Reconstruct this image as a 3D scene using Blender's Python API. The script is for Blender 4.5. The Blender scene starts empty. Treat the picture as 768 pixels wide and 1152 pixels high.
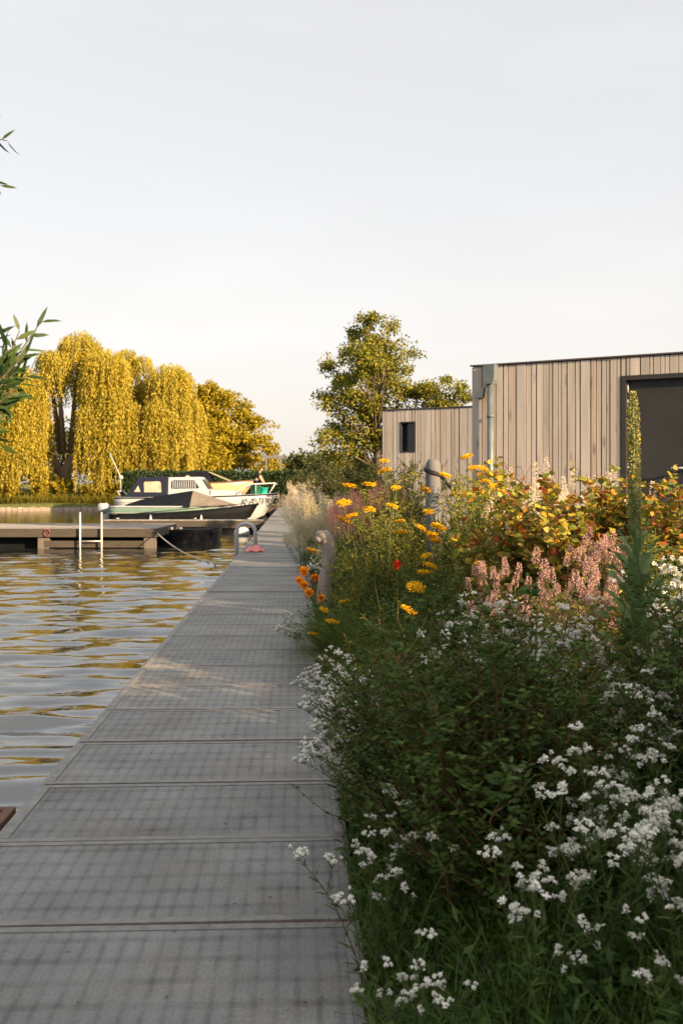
import bpy, math, random
import numpy as np
from mathutils import Vector, Matrix

sc = bpy.context.scene
C = sc.collection
R = math.radians

# ------------------------------------------------------------------ camera, sky, sun, exposure
FPX = 1120.0                       # focal length in photo pixels (35 mm on a 24 mm wide frame)
cam_d = bpy.data.cameras.new('camera')
cam = bpy.data.objects.new('camera', cam_d); C.objects.link(cam)
cam.location = (0, 0, 1.5); cam.rotation_euler = (R(90), 0, 0)
cam_d.sensor_fit = 'HORIZONTAL'; cam_d.sensor_width = 24.0; cam_d.lens = 35.0
cam_d.shift_y = -31 / 768
cam_d.clip_start = 0.05; cam_d.clip_end = 3000
cam_d.dof.use_dof = True; cam_d.dof.focus_distance = 6.5; cam_d.dof.aperture_fstop = 5.6
sc.camera = cam

SUN_AZ = 50.0      # degrees the sun stands to the right of straight behind the camera
SUN_EL = 16.5
sv = Vector((math.sin(R(SUN_AZ)) * math.cos(R(SUN_EL)), -math.cos(R(SUN_AZ)) * math.cos(R(SUN_EL)), math.sin(R(SUN_EL))))
sun_d = bpy.data.lights.new('sun', 'SUN'); sun_d.energy = 5.0; sun_d.angle = R(0.6); sun_d.color = (1.0, 0.70, 0.40)
sun = bpy.data.objects.new('sun', sun_d); C.objects.link(sun)
sun.rotation_euler = sv.to_track_quat('Z', 'Y').to_euler(); sun.location = sv * 40

w = bpy.data.worlds.new('World'); sc.world = w; w.use_nodes = True
nt = w.node_tree; nt.nodes.clear()
out = nt.nodes.new('ShaderNodeOutputWorld'); bg = nt.nodes.new('ShaderNodeBackground')
sky = nt.nodes.new('ShaderNodeTexSky'); sky.sky_type = 'NISHITA'; sky.sun_disc = False
sky.sun_elevation = R(SUN_EL); sky.sun_rotation = R(180 - SUN_AZ)
sky.air_density = 1.0; sky.dust_density = 3.0; sky.ozone_density = 1.0
hs = nt.nodes.new('ShaderNodeHueSaturation'); hs.inputs['Saturation'].default_value = 0.35
tc = nt.nodes.new('ShaderNodeTexCoord'); sx = nt.nodes.new('ShaderNodeSeparateXYZ')
cr = nt.nodes.new('ShaderNodeValToRGB')
cr.color_ramp.elements[0].position = 0.0; cr.color_ramp.elements[0].color = (1.70, 1.50, 1.32, 1)
cr.color_ramp.elements[1].position = 0.50; cr.color_ramp.elements[1].color = (1.29, 1.285, 1.315, 1)
e = cr.color_ramp.elements.new(0.12); e.color = (1.60, 1.52, 1.44, 1)
e = cr.color_ramp.elements.new(0.30); e.color = (1.40, 1.40, 1.42, 1)
e = cr.color_ramp.elements.new(0.85); e.color = (2.15, 2.08, 1.98, 1)
mx = nt.nodes.new('ShaderNodeMix'); mx.data_type = 'RGBA'; mx.blend_type = 'MIX'; mx.inputs[0].default_value = 0.80
vs = nt.nodes.new('ShaderNodeVectorMath'); vs.operation = 'SCALE'; vs.inputs['Scale'].default_value = 2.35
# thin high cloud veil
nz = nt.nodes.new('ShaderNodeTexNoise'); nz.inputs['Scale'].default_value = 2.2; nz.inputs['Detail'].default_value = 5
mpn = nt.nodes.new('ShaderNodeMapping'); mpn.inputs['Scale'].default_value = (1, 1, 4.5)
mrn = nt.nodes.new('ShaderNodeMapRange'); mrn.inputs['From Min'].default_value = 0.5; mrn.inputs['From Max'].default_value = 0.8
mrn.inputs['To Min'].default_value = 0.98; mrn.inputs['To Max'].default_value = 1.06
vs2 = nt.nodes.new('ShaderNodeVectorMath'); vs2.operation = 'SCALE'
L = nt.links.new
L(tc.outputs['Generated'], sx.inputs[0]); L(sx.outputs['Z'], cr.inputs[0]); L(sky.outputs[0], hs.inputs['Color'])
L(hs.outputs[0], mx.inputs[6]); L(cr.outputs[0], vs.inputs[0]); L(vs.outputs[0], mx.inputs[7])
L(tc.outputs['Generated'], mpn.inputs[0]); L(mpn.outputs[0], nz.inputs['Vector']); L(nz.outputs[0], mrn.inputs['Value'])
L(mx.outputs[2], vs2.inputs[0]); L(mrn.outputs[0], vs2.inputs['Scale']); L(vs2.outputs[0], bg.inputs['Color'])
bg.inputs['Strength'].default_value = 0.090
L(bg.outputs[0], out.inputs[0])

sc.view_settings.view_transform = 'Standard'; sc.view_settings.look = 'None'
sc.view_settings.exposure = 1.6; sc.view_settings.gamma = 1.0; sc.view_settings.use_curve_mapping = False
sc.render.engine = 'CYCLES'
sc.cycles.max_bounces = 5; sc.cycles.diffuse_bounces = 3; sc.cycles.glossy_bounces = 3
sc.cycles.transmission_bounces = 3; sc.cycles.transparent_max_bounces = 4
sc.cycles.use_denoising = True; sc.cycles.denoiser = 'OPENIMAGEDENOISE'
sc.cycles.caustics_reflective = False; sc.cycles.caustics_refractive = False
sc.cycles.sample_clamp_indirect = 4.0

# ------------------------------------------------------------------ materials
def newmat(name):
    m = bpy.data.materials.new(name); m.use_nodes = True
    return m, m.node_tree, m.node_tree.nodes, m.node_tree.links.new
def plain(name, col, rough=0.6, metal=0.0, noise=0.12, nscale=6.0, bump=0.0, bscale=40.0, spec=0.5):
    m, t, N, Lk = newmat(name); b = N['Principled BSDF']
    b.inputs['Roughness'].default_value = rough; b.inputs['Metallic'].default_value = metal
    b.inputs['Specular IOR Level'].default_value = spec
    n = N.new('ShaderNodeTexNoise'); n.inputs['Scale'].default_value = nscale; n.inputs['Detail'].default_value = 6
    tcn = N.new('ShaderNodeTexCoord'); Lk(tcn.outputs['Object'], n.inputs['Vector'])
    r = N.new('ShaderNodeMapRange'); r.inputs['From Min'].default_value = 0.3; r.inputs['From Max'].default_value = 0.7
    r.inputs['To Min'].default_value = 1 - noise; r.inputs['To Max'].default_value = 1 + noise
    v = N.new('ShaderNodeVectorMath'); v.operation = 'SCALE'; v.inputs[0].default_value = col[:3]
    Lk(n.outputs[0], r.inputs['Value']); Lk(r.outputs[0], v.inputs['Scale']); Lk(v.outputs[0], b.inputs['Base Color'])
    if bump:
        n2 = N.new('ShaderNodeTexNoise'); n2.inputs['Scale'].default_value = bscale; Lk(tcn.outputs['Object'], n2.inputs['Vector'])
        bp = N.new('ShaderNodeBump'); bp.inputs['Strength'].default_value = bump; bp.inputs['Distance'].default_value = 0.02
        Lk(n2.outputs[0], bp.inputs['Height']); Lk(bp.outputs[0], b.inputs['Normal'])
    return m
def leafmat(name, cols, trans=0.35, gloss=0.06, back=1.0):
    """colour varies from leaf to leaf (random per island)"""
    m, t, N, Lk = newmat(name); N.remove(N['Principled BSDF'])
    o = N['Material Output']; g = N.new('ShaderNodeNewGeometry'); r = N.new('ShaderNodeValToRGB')
    el = r.color_ramp.elements
    while len(el) < len(cols): el.new(0.5)
    for i, c in enumerate(cols):
        el[i].position = i / max(1, len(cols) - 1); el[i].color = (*c, 1)
    Lk(g.outputs['Random Per Island'], r.inputs[0])
    d = N.new('ShaderNodeBsdfDiffuse'); tr = N.new('ShaderNodeBsdfTranslucent'); mxs = N.new('ShaderNodeMixShader')
    mxs.inputs[0].default_value = trans
    Lk(r.outputs[0], d.inputs[0])
    Lk(r.outputs[0], tr.inputs[0])
    Lk(d.outputs[0], mxs.inputs[1]); Lk(tr.outputs[0], mxs.inputs[2])
    if gloss:
        gl = N.new('ShaderNodeBsdfGlossy'); gl.inputs['Roughness'].default_value = 0.5
        gl.inputs[0].default_value = (0.7, 0.7, 0.7, 1)
        m2 = N.new('ShaderNodeMixShader'); m2.inputs[0].default_value = gloss * .45
        Lk(mxs.outputs[0], m2.inputs[1]); Lk(gl.outputs[0], m2.inputs[2]); Lk(m2.outputs[0], o.inputs[0])
    else: Lk(mxs.outputs[0], o.inputs[0])
    return m
def woodmat(name, cols, axis='Z', rough=0.8, scale=1.0, streak=0.35):
    """weathered boards: a tone per board, grain stretched along the board, knots"""
    m, t, N, Lk = newmat(name); b = N['Principled BSDF']; b.inputs['Roughness'].default_value = rough
    b.inputs['Specular IOR Level'].default_value = 0.25
    g = N.new('ShaderNodeNewGeometry'); r = N.new('ShaderNodeValToRGB'); el = r.color_ramp.elements
    while len(el) < len(cols): el.new(0.5)
    for i, c in enumerate(cols): el[i].position = i / (len(cols) - 1); el[i].color = (*c, 1)
    Lk(g.outputs['Random Per Island'], r.inputs[0])
    tcn = N.new('ShaderNodeTexCoord'); mp = N.new('ShaderNodeMapping')
    s = {'Z': (18, 18, 1.1), 'X': (1.1, 18, 18), 'Y': (18, 1.1, 18)}[axis]
    mp.inputs['Scale'].default_value = [q * scale for q in s]
    add = N.new('ShaderNodeVectorMath'); add.operation = 'ADD'
    mul = N.new('ShaderNodeMath'); mul.operation = 'MULTIPLY'; mul.inputs[1].default_value = 37.0
    Lk(g.outputs['Random Per Island'], mul.inputs[0]); Lk(tcn.outputs['Object'], mp.inputs[0])
    Lk(mp.outputs[0], add.inputs[0]); Lk(mul.outputs[0], add.inputs[1])
    n = N.new('ShaderNodeTexNoise'); n.inputs['Scale'].default_value = 1.0; n.inputs['Detail'].default_value = 8; n.inputs['Roughness'].default_value = 0.65
    n.inputs['Distortion'].default_value = 0.6
    Lk(add.outputs[0], n.inputs['Vector'])
    rr = N.new('ShaderNodeMapRange'); rr.inputs['From Min'].default_value = 0.3; rr.inputs['From Max'].default_value = 0.7
    rr.inputs['To Min'].default_value = 1 - streak * .6; rr.inputs['To Max'].default_value = 1 + streak * 0.4
    Lk(n.outputs[0], rr.inputs['Value'])
    mp2 = N.new('ShaderNodeMapping'); mp2.inputs['Scale'].default_value = [q * scale * k for q, k in zip(s, (0.5, 0.5, 2.6) if axis == 'Z' else ((2.6, .5, .5) if axis == 'X' else (.5, 2.6, .5)))]
    add2 = N.new('ShaderNodeVectorMath'); add2.operation = 'ADD'
    Lk(tcn.outputs['Object'], mp2.inputs[0]); Lk(mp2.outputs[0], add2.inputs[0]); Lk(mul.outputs[0], add2.inputs[1])
    vor = N.new('ShaderNodeTexVoronoi'); vor.inputs['Scale'].default_value = 0.9; Lk(add2.outputs[0], vor.inputs['Vector'])
    kr = N.new('ShaderNodeMapRange'); kr.inputs['From Min'].default_value = 0.04; kr.inputs['From Max'].default_value = 0.22
    kr.inputs['To Min'].default_value = 0.5; kr.inputs['To Max'].default_value = 1.0
    Lk(vor.outputs['Distance'], kr.inputs['Value'])
    mu = N.new('ShaderNodeMath'); mu.operation = 'MULTIPLY'; Lk(rr.outputs[0], mu.inputs[0]); Lk(kr.outputs[0], mu.inputs[1])
    v = N.new('ShaderNodeVectorMath'); v.operation = 'SCALE'; Lk(r.outputs[0], v.inputs[0]); Lk(mu.outputs[0], v.inputs['Scale'])
    Lk(v.outputs[0], b.inputs['Base Color'])
    bp = N.new('ShaderNodeBump'); bp.inputs['Strength'].default_value = 0.35; bp.inputs['Distance'].default_value = 0.006
    Lk(n.outputs[0], bp.inputs['Height']); Lk(bp.outputs[0], b.inputs['Normal'])
    return m

# ------------------------------------------------------------------ mesh builder
rng = np.random.default_rng(7)
random.seed(7)
class MB:
    def __init__(s): s.V = []; s.F = []; s.n = 0          # F: (array of faces nxk, material index, smooth)
    def add(s, V, F, mat=0, smooth=False):
        V = np.asarray(V, float).reshape(-1, 3)
        if isinstance(F, np.ndarray): groups = [F]
        else:
            d = {}
            for f in F: d.setdefault(len(f), []).append(f)
            groups = [np.array(a) for a in d.values()]
        s.V.append(V)
        for g in groups: s.F.append((g + s.n, mat, smooth))
        s.n += len(V); return s
    def box(s, lo, hi, mat=0, jit=0.0):
        x0, y0, z0 = lo; x1, y1, z1 = hi
        V = [(x0,y0,z0),(x1,y0,z0),(x1,y1,z0),(x0,y1,z0),(x0,y0,z1),(x1,y0,z1),(x1,y1,z1),(x0,y1,z1)]
        if jit: V = np.array(V) + rng.uniform(-jit, jit, (8, 3))
        return s.add(V, np.array([(0,3,2,1),(4,5,6,7),(0,1,5,4),(1,2,6,5),(2,3,7,6),(3,0,4,7)]), mat)
    def tube(s, pts, r, sides=6, mat=0, cap=True):
        pts = [Vector(p) for p in pts]; n = len(pts)
        rs = r if hasattr(r, '__len__') else [r] * n
        V = []
        ref = Vector((0, 0, 1))
        for i, p in enumerate(pts):
            d = (pts[min(i+1, n-1)] - pts[max(i-1, 0)]).normalized()
            if abs(d.dot(ref)) > 0.95: a = d.cross(Vector((1, 0, 0))).normalized()
            else: a = d.cross(ref).normalized()
            b = d.cross(a)
            for k in range(sides):
                t = 2 * math.pi * k / sides
                V.append(p + (a * math.cos(t) + b * math.sin(t)) * rs[i])
        F = [(i*sides+k, i*sides+(k+1) % sides, (i+1)*sides+(k+1) % sides, (i+1)*sides+k) for i in range(n-1) for k in range(sides)]
        if cap: F += [tuple(range(sides))[::-1], tuple((n-1)*sides+k for k in range(sides))]
        return s.add([tuple(v) for v in V], F, mat, sides > 4)
    def loft(s, rings, mat=0, close=True, smooth=True, caps=True):
        k = len(rings[0]); V = [p for r in rings for p in r]
        F = []
        for i in range(len(rings) - 1):
            for j in range(k if close else k - 1):
                F.append((i*k+j, i*k+(j+1) % k, (i+1)*k+(j+1) % k, (i+1)*k+j))
        if caps: F += [tuple(range(k))[::-1], tuple((len(rings)-1)*k+j for j in range(k))]
        return s.add(V, F, mat, smooth)
    def ball(s, c, r, seg=10, rings=6, mat=0, sq=(1, 1, 1)):
        rr = []
        for i in range(1, rings):
            a = math.pi * i / rings
            rr.append([(c[0]+r*sq[0]*math.sin(a)*math.cos(2*math.pi*j/seg), c[1]+r*sq[1]*math.sin(a)*math.sin(2*math.pi*j/seg), c[2]-r*sq[2]*math.cos(a)) for j in range(seg)])
        return s.loft(rr, mat)
    def leaves4(s, P, D, N, Ln, W, mat=0, fold=0.2):
        P = np.asarray(P); D = nrm(D); S = nrm(np.cross(D, N)); U = np.cross(S, D)
        Ln = np.broadcast_to(np.asarray(Ln, float), (len(P),))[:, None]; W = np.broadcast_to(np.asarray(W, float), (len(P),))[:, None]
        V = np.stack([P, P + .45*Ln*D + .5*W*S + fold*W*U, P + Ln*D, P + .45*Ln*D - .5*W*S + fold*W*U], 1).reshape(-1, 3)
        b = np.arange(len(P))[:, None] * 4
        F = np.concatenate([b + [0, 1, 2], b + [0, 2, 3]])
        return s.add(V, F, mat)
    def leaves6(s, P, D, N, Ln, W, mat=0, droop=0.25):
        P = np.asarray(P); D = nrm(D); S = nrm(np.cross(D, N)); U = np.cross(S, D)
        n = len(P)
        Ln = np.broadcast_to(np.asarray(Ln, float), (n,))[:, None]; W = np.broadcast_to(np.asarray(W, float), (n,))[:, None]
        dr = droop * Ln * rng.uniform(.2, 1.4, (n, 1))
        V = np.stack([P, P + .3*Ln*D + .5*W*S - .1*dr*U, P + .3*Ln*D - .5*W*S - .1*dr*U,
                      P + .7*Ln*D + .38*W*S - .5*dr*U, P + .7*Ln*D - .38*W*S - .5*dr*U, P + Ln*D - dr*U], 1).reshape(-1, 3)
        b = np.arange(n)[:, None] * 6
        s.V.append(V); 
        s.F.append((np.concatenate([b + [0, 1, 2], b + [3, 5, 4]]) + s.n, mat, False))
        s.F.append((b + [1, 3, 4, 2] + s.n, mat, False)); s.n += len(V); return s
    def blades(s, P, D, Ln, W, bend, mat=0, seg=3):
        """grass: tapered ribbon of seg pieces bending over along horizontal direction of D"""
        P = np.asarray(P); n = len(P); D = nrm(D)
        H = D.copy(); H[:, 2] = 0; H = nrm(H + 1e-6); S = np.stack([-H[:, 1], H[:, 0], np.zeros(n)], 1)
        a = rng.uniform(-1, 1, (n, 1)); S = nrm(S + a * H * .8)
        Ln = np.broadcast_to(np.asarray(Ln, float), (n,))[:, None]; W = np.broadcast_to(np.asarray(W, float), (n,))[:, None]
        bend = np.broadcast_to(np.asarray(bend, float), (n,))[:, None]
        vs_ = []
        for i in range(seg + 1):
            t = i / seg; c = P + D*Ln*t + (H*.6 - np.array([0, 0, .75])) * Ln * bend * t * t
            wv = W * (1 - t) ** .7 * .5 + 0.0004
            vs_ += [c - S*wv, c + S*wv]
        V = np.stack(vs_, 1).reshape(-1, 3); k = 2 * (seg + 1); b = np.arange(n)[:, None] * k
        F = np.concatenate([b + [2*i, 2*i+1, 2*i+3, 2*i+2] for i in range(seg)])
        return s.add(V, F, mat)
    def mesh(s, name, mats):
        me = bpy.data.meshes.new(name)
        if not s.V: return me
        V = np.concatenate(s.V)
        loops = []; tot = []; mi = []; sm = []
        for F, m, smo in s.F:
            loops.append(F.reshape(-1)); tot.append(np.full(len(F), F.shape[1])); mi.append(np.full(len(F), m)); sm.append(np.full(len(F), smo))
        loops = np.concatenate(loops).astype(np.int32); tot = np.concatenate(tot).astype(np.int32)
        start = np.concatenate([[0], np.cumsum(tot)[:-1]]).astype(np.int32)
        me.vertices.add(len(V)); me.vertices.foreach_set('co', V.reshape(-1).astype(np.float32))
        me.loops.add(len(loops)); me.loops.foreach_set('vertex_index', loops)
        me.polygons.add(len(tot)); me.polygons.foreach_set('loop_start', start); me.polygons.foreach_set('loop_total', tot)
        me.polygons.foreach_set('material_index', np.concatenate(mi).astype(np.int32))
        me.polygons.foreach_set('use_smooth', np.concatenate(sm))
        for m in (mats if isinstance(mats, (list, tuple)) else [mats]): me.materials.append(m)
        me.update(calc_edges=True); me.validate()
        return me
def nrm(a):
    a = np.asarray(a, float); return a / np.maximum(np.linalg.norm(a, axis=-1, keepdims=True), 1e-9)
def rdir(n, up=0.0, s=1.0):
    v = rng.normal(size=(n, 3)); v = nrm(v) * s; v[:, 2] += up; return nrm(v)

def obj(name, mb, mats, parent=None, loc=None):
    me = mb if isinstance(mb, bpy.types.Mesh) else mb.mesh(name, mats)
    o = bpy.data.objects.new(name, me); C.objects.link(o)
    if parent is not None: o.parent = parent
    if loc is not None: o.location = loc
    return o
def tag(o, label=None, cat=None, group=None, kind=None):
    if label: o['label'] = label
    if cat: o['category'] = cat
    if group: o['group'] = group
    if kind: o['kind'] = kind
    return o
def thing(name, label, cat, loc=(0, 0, 0), rz=0.0, group=None):
    o = bpy.data.objects.new(name, None); C.objects.link(o); o.empty_display_size = 0.1
    o.location = loc; o.rotation_euler = (0, 0, rz)
    return tag(o, label, cat, group)
def kids(o): return [c for c in o.children]
def copy_tree(o, parent=None):
    c = o.copy(); C.objects.link(c)
    if parent is not None: c.parent = parent
    for ch in kids(o): copy_tree(ch, c)
    return c
def bevel(o, wdt=0.01, seg=2):
    b = o.modifiers.new('bevel', 'BEVEL'); b.width = wdt; b.segments = seg; b.limit_method = 'ANGLE'; return o
def XP(px, Y): return (px - 384) / FPX * Y
def ZP(py, Y): return 1.5 - (py - 545) / FPX * Y
def edgeR(Y): return -.04375 * Y + .2
def gz(X, Y):
    t = X - edgeR(Y)
    return -.03 if t < 0 else min(.05 + .2 * t, .5)

# ------------------------------------------------------------------ shared materials
M = {}
M['white_paint'] = plain('white_paint', (.36, .37, .385), .35, noise=.04)
M['grey_paint'] = plain('grey_paint', (.45, .46, .46), .4, noise=.06)
M['dark_door'] = plain('dark_door', (.036, .037, .038), .75, noise=.15, nscale=3, bump=.1, bscale=200, spec=.2)
M['dark_frame'] = plain('dark_frame', (.022, .020, .020), .6)
M['zinc'] = plain('zinc', (.12, .145, .155), .5, metal=.25, noise=.15, nscale=9)
M['steel'] = plain('steel', (.58, .57, .56), .4, metal=.3, noise=.05)
M['galv'] = plain('galvanised', (.50, .50, .48), .45, metal=.4, noise=.12)
M['black_tar'] = plain('black_hull', (.006, .007, .009), .7, spec=.12, noise=.2)
M['navy'] = plain('navy_canvas', (.010, .013, .030), .8, noise=.15, spec=.2)
M['tarp'] = plain('grey_tarp', (.009, .011, .016), .95, noise=.2, spec=.05)
M['tarp_sunlit'] = plain('sunlit_tarp', (.15, .13, .11), .85, noise=.15, spec=.2)  # front of the same cover cloth, with the sun on it put into the colour
M['green_hull'] = plain('pale_green_hull', (.13, .21, .17), .35, noise=.06)
M['cream_hull'] = plain('cream_hull', (.30, .29, .26), .35, noise=.05)
M['varnish'] = plain('varnished_hull', (.55, .36, .20), .3, noise=.15)
M['clear'] = plain('clear_vinyl', (.34, .30, .22), .15, noise=.25, nscale=3)
M['glass'] = plain('dark_glass', (.02, .025, .03), .08, noise=.05)
M['rope'] = plain('rope', (.45, .42, .36), .9)
M['black_rope'] = plain('black_strap', (.010, .010, .012), .7)
M['pink'] = plain('pink_cloth', (.80, .26, .24), .9, noise=.2, nscale=20, bump=.4)
M['teal'] = plain('teal_plastic', (.02, .42, .36), .4, noise=.05)
M['green_pl'] = plain('green_plastic', (.01, .14, .08), .45, noise=.08)
M['skin'] = plain('skin', (.50, .28, .19), .5, noise=.04)
M['shirt'] = plain('dark_shirt', (.015, .017, .024), .85)
M['hair'] = plain('dark_hair', (.02, .014, .010), .8)
M['soil'] = plain('soil', (.035, .026, .018), .95, noise=.35, nscale=12, bump=.6, bscale=30)
M['grass_ground'] = plain('grass_ground', (.09, .10, .025), .95, noise=.35, nscale=4, bump=.5)
M['rust'] = plain('rusty_steel', (.17, .055, .04), .75, noise=.3, nscale=15)
M['stone_edge'] = plain('stone_edging', (.36, .27, .22), .85, noise=.25, nscale=6)
M['bark'] = plain('bark', (.09, .065, .045), .9, noise=.35, nscale=20, bump=.8, bscale=25)
M['willow_bark'] = plain('willow_bark', (.17, .12, .075), .9, noise=.3, nscale=5, bump=.8, bscale=8)
M['cladding'] = woodmat('weathered_cladding', [(.41,.37,.32), (.49,.44,.39), (.45,.415,.375), (.37,.325,.28), (.52,.47,.42), (.44,.41,.375), (.42,.34,.27)], 'Z')
M['deckwood'] = woodmat('weathered_deck', [(.24,.22,.20), (.30,.275,.25), (.20,.185,.17)], 'Y')
M['beamwood'] = woodmat('weathered_beam', [(.048,.040,.032), (.068,.058,.048), (.04,.034,.027)], 'X')
M['pilewood'] = woodmat('weathered_pile', [(.11,.095,.08), (.15,.13,.11)], 'Z')
M['postwood'] = woodmat('grey_post_wood', [(.12,.125,.13), (.14,.14,.14)], 'Z', streak=.25)
M['driftwood'] = woodmat('driftwood', [(.27,.22,.19), (.30,.25,.215)], 'Z', streak=.4)
M['roof_trim'] = plain('roof_trim', (.09, .075, .065), .7)
M['quay'] = woodmat('brown_quay', [(.10,.055,.035), (.14,.08,.05)], 'X')
# foliage
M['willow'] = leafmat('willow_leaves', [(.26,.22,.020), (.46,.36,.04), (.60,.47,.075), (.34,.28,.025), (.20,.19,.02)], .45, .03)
M['tree_green'] = leafmat('tree_leaves', [(.08,.12,.014), (.18,.18,.018), (.32,.26,.025), (.11,.14,.014), (.24,.21,.02)], .3, .06)
M['tree_gold'] = leafmat('golden_tree_leaves', [(.16,.14,.010), (.30,.24,.016), (.42,.32,.022), (.20,.17,.012)], .3, .04)
M['red_leaf'] = leafmat('copper_leaves', [(.14,.03,.012), (.10,.025,.010)], .3, .04)
M['hedge'] = leafmat('hedge_leaves', [(.012,.030,.008), (.02,.045,.010), (.03,.055,.012)], .15, .08)
M['far_green'] = leafmat('far_leaves', [(.05,.065,.022), (.08,.09,.03), (.10,.10,.04)], .25, .03)
M['dark_leaf'] = leafmat('dark_shrub_leaves', [(.020,.055,.008), (.045,.095,.012), (.095,.14,.018), (.028,.068,.010)], .28, .06)
M['gold_leaf'] = leafmat('sun_yellow_leaves', [(.08,.11,.015), (.22,.18,.02), (.32,.18,.02), (.12,.14,.02)], .35, .05)  # warm sunlight on the shrubs is put into this yellow; shoots share it
M['herb'] = leafmat('herb_leaves', [(.045,.085,.018), (.07,.115,.024), (.11,.14,.03)], .3, .05)
M['herb_dark'] = leafmat('dark_herb_leaves', [(.026,.062,.010), (.045,.090,.014), (.075,.115,.018)], .3, .05)
M['herb_gold'] = leafmat('bright_herb_leaves', [(.16,.17,.02), (.28,.26,.03), (.38,.32,.05), (.20,.20,.02)], .35, .05)
M['stem'] = leafmat('green_stems', [(.06,.08,.025), (.09,.10,.03)], 0.0, .05)
M['stem_brown'] = leafmat('brown_stems', [(.07,.05,.02), (.10,.065,.025)], 0.0, .05)
M['petal_white'] = leafmat('white_petals', [(.78,.78,.73), (.88,.87,.83), (.60,.58,.48), (.82,.80,.74)], .25, 0)
M['petal_yellow'] = leafmat('yellow_florets', [(.72,.40,.015), (.80,.48,.02), (.62,.32,.01)], .15, 0)
M['petal_orange'] = leafmat('orange_petals', [(.85,.26,.01), (.90,.34,.015), (.80,.20,.01)], .2, 0)
M['petal_pink'] = leafmat('dusty_pink_florets', [(.42,.23,.22), (.55,.36,.32), (.26,.12,.13), (.62,.50,.40), (.36,.19,.19)], .25, 0)
M['plume_pink'] = leafmat('pink_plumes', [(.75,.28,.26), (.80,.42,.36), (.70,.36,.28)], .35, 0)
M['plume_cream'] = leafmat('cream_plumes', [(.74,.60,.44), (.82,.72,.56), (.62,.50,.34)], .4, 0)
M['plume_grey'] = leafmat('pale_green_plumes', [(.48,.44,.28), (.60,.54,.38), (.42,.34,.22)], .35, 0)
M['grass_dark'] = leafmat('tuft_grass', [(.06,.10,.018), (.10,.14,.025), (.15,.17,.035)], .3, .06)
M['grass_gold'] = leafmat('bank_grass', [(.16,.15,.02), (.22,.19,.03), (.12,.13,.02)], .3, .03)
M['mullein'] = leafmat('felted_leaves', [(.11,.18,.06), (.20,.28,.12), (.15,.23,.09), (.26,.33,.15), (.20,.24,.08)], .2, .02)
M['mullein_spike'] = leafmat('mullein_buds', [(.22,.25,.10), (.34,.34,.15), (.42,.36,.11), (.20,.22,.10)], .15, .02)
M['bramble'] = leafmat('autumn_leaves', [(.06,.11,.02), (.14,.18,.02), (.42,.34,.03), (.50,.24,.02), (.20,.24,.025), (.30,.28,.03), (.40,.07,.02), (.12,.18,.02), (.42,.36,.06), (.34,.13,.03)], .35, .06)
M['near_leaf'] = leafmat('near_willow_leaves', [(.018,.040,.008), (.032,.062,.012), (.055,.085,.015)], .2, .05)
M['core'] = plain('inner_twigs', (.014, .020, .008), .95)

# water
m, t, N, Lk = newmat('canal_water'); b = N['Principled BSDF']
b.inputs['Base Color'].default_value = (.018, .022, .018, 1); b.inputs['Roughness'].default_value = 0.04; b.inputs['IOR'].default_value = 2.3
g = N.new('ShaderNodeNewGeometry'); mp = N.new('ShaderNodeMapping'); mp.inputs['Scale'].default_value = (2.2, 7, 1)
n1 = N.new('ShaderNodeTexNoise'); n1.inputs['Scale'].default_value = 1.0; n1.inputs['Detail'].default_value = 3
bp = N.new('ShaderNodeBump'); bp.inputs['Strength'].default_value = .22; bp.inputs['Distance'].default_value = .025
Lk(g.outputs['Position'], mp.inputs[0]); Lk(mp.outputs[0], n1.inputs['Vector']); Lk(n1.outputs[0], bp.inputs['Height']); Lk(bp.outputs[0], b.inputs['Normal'])
M['water'] = m

# walkway panels: grey composite with the ghost of the grating below
m, t, N, Lk = newmat('walkway_panel'); b = N['Principled BSDF']; b.inputs['Roughness'].default_value = .62; b.inputs['Specular IOR Level'].default_value = .35
tcn = N.new('ShaderNodeTexCoord'); g = N.new('ShaderNodeNewGeometry'); oi = N.new('ShaderNodeObjectInfo')
def wave(axis, scale, dist):
    wv = N.new('ShaderNodeTexWave'); wv.bands_direction = axis; wv.inputs['Scale'].default_value = scale; wv.inputs['Distortion'].default_value = dist
    wv.inputs['Detail'].default_value = 2; wv.inputs['Detail Scale'].default_value = 1.5; Lk(tcn.outputs['Object'], wv.inputs['Vector']); return wv.outputs['Fac']
def mr(src, a0, a1, b0, b1):
    q = N.new('ShaderNodeMapRange'); q.inputs['From Min'].default_value = a0; q.inputs['From Max'].default_value = a1
    q.inputs['To Min'].default_value = b0; q.inputs['To Max'].default_value = b1; Lk(src, q.inputs['Value']); return q.outputs[0]
def mt(op, a, bb):
    q = N.new('ShaderNodeMath'); q.operation = op
    for i, s_ in enumerate((a, bb)):
        if isinstance(s_, (int, float)): q.inputs[i].default_value = s_
        else: Lk(s_, q.inputs[i])
    return q.outputs[0]
def nzv(scale, det=6, rough=.6):
    q = N.new('ShaderNodeTexNoise'); q.inputs['Scale'].default_value = scale; q.inputs['Detail'].default_value = det; q.inputs['Roughness'].default_value = rough
    Lk(g.outputs['Position'], q.inputs['Vector']); return q.outputs[0]
def soft(line, lo):      # the ghost grid fades in and out over the panel
    k = mr(nzv(5.5, 5), .32, .68, .10, 1.0)
    return mt('SUBTRACT', 1.0, mt('MULTIPLY', mt('SUBTRACT', 1.0, line), k))
ln1 = soft(mr(wave('X', 5.0, .7), .02, .50, .64, 1.0), 0); ln2 = soft(mr(wave('Y', 2.25, .7), .02, .34, .64, 1.0), 0); ln3 = mr(wave('X', 15, .4), 0, .5, .93, 1.0)
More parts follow.
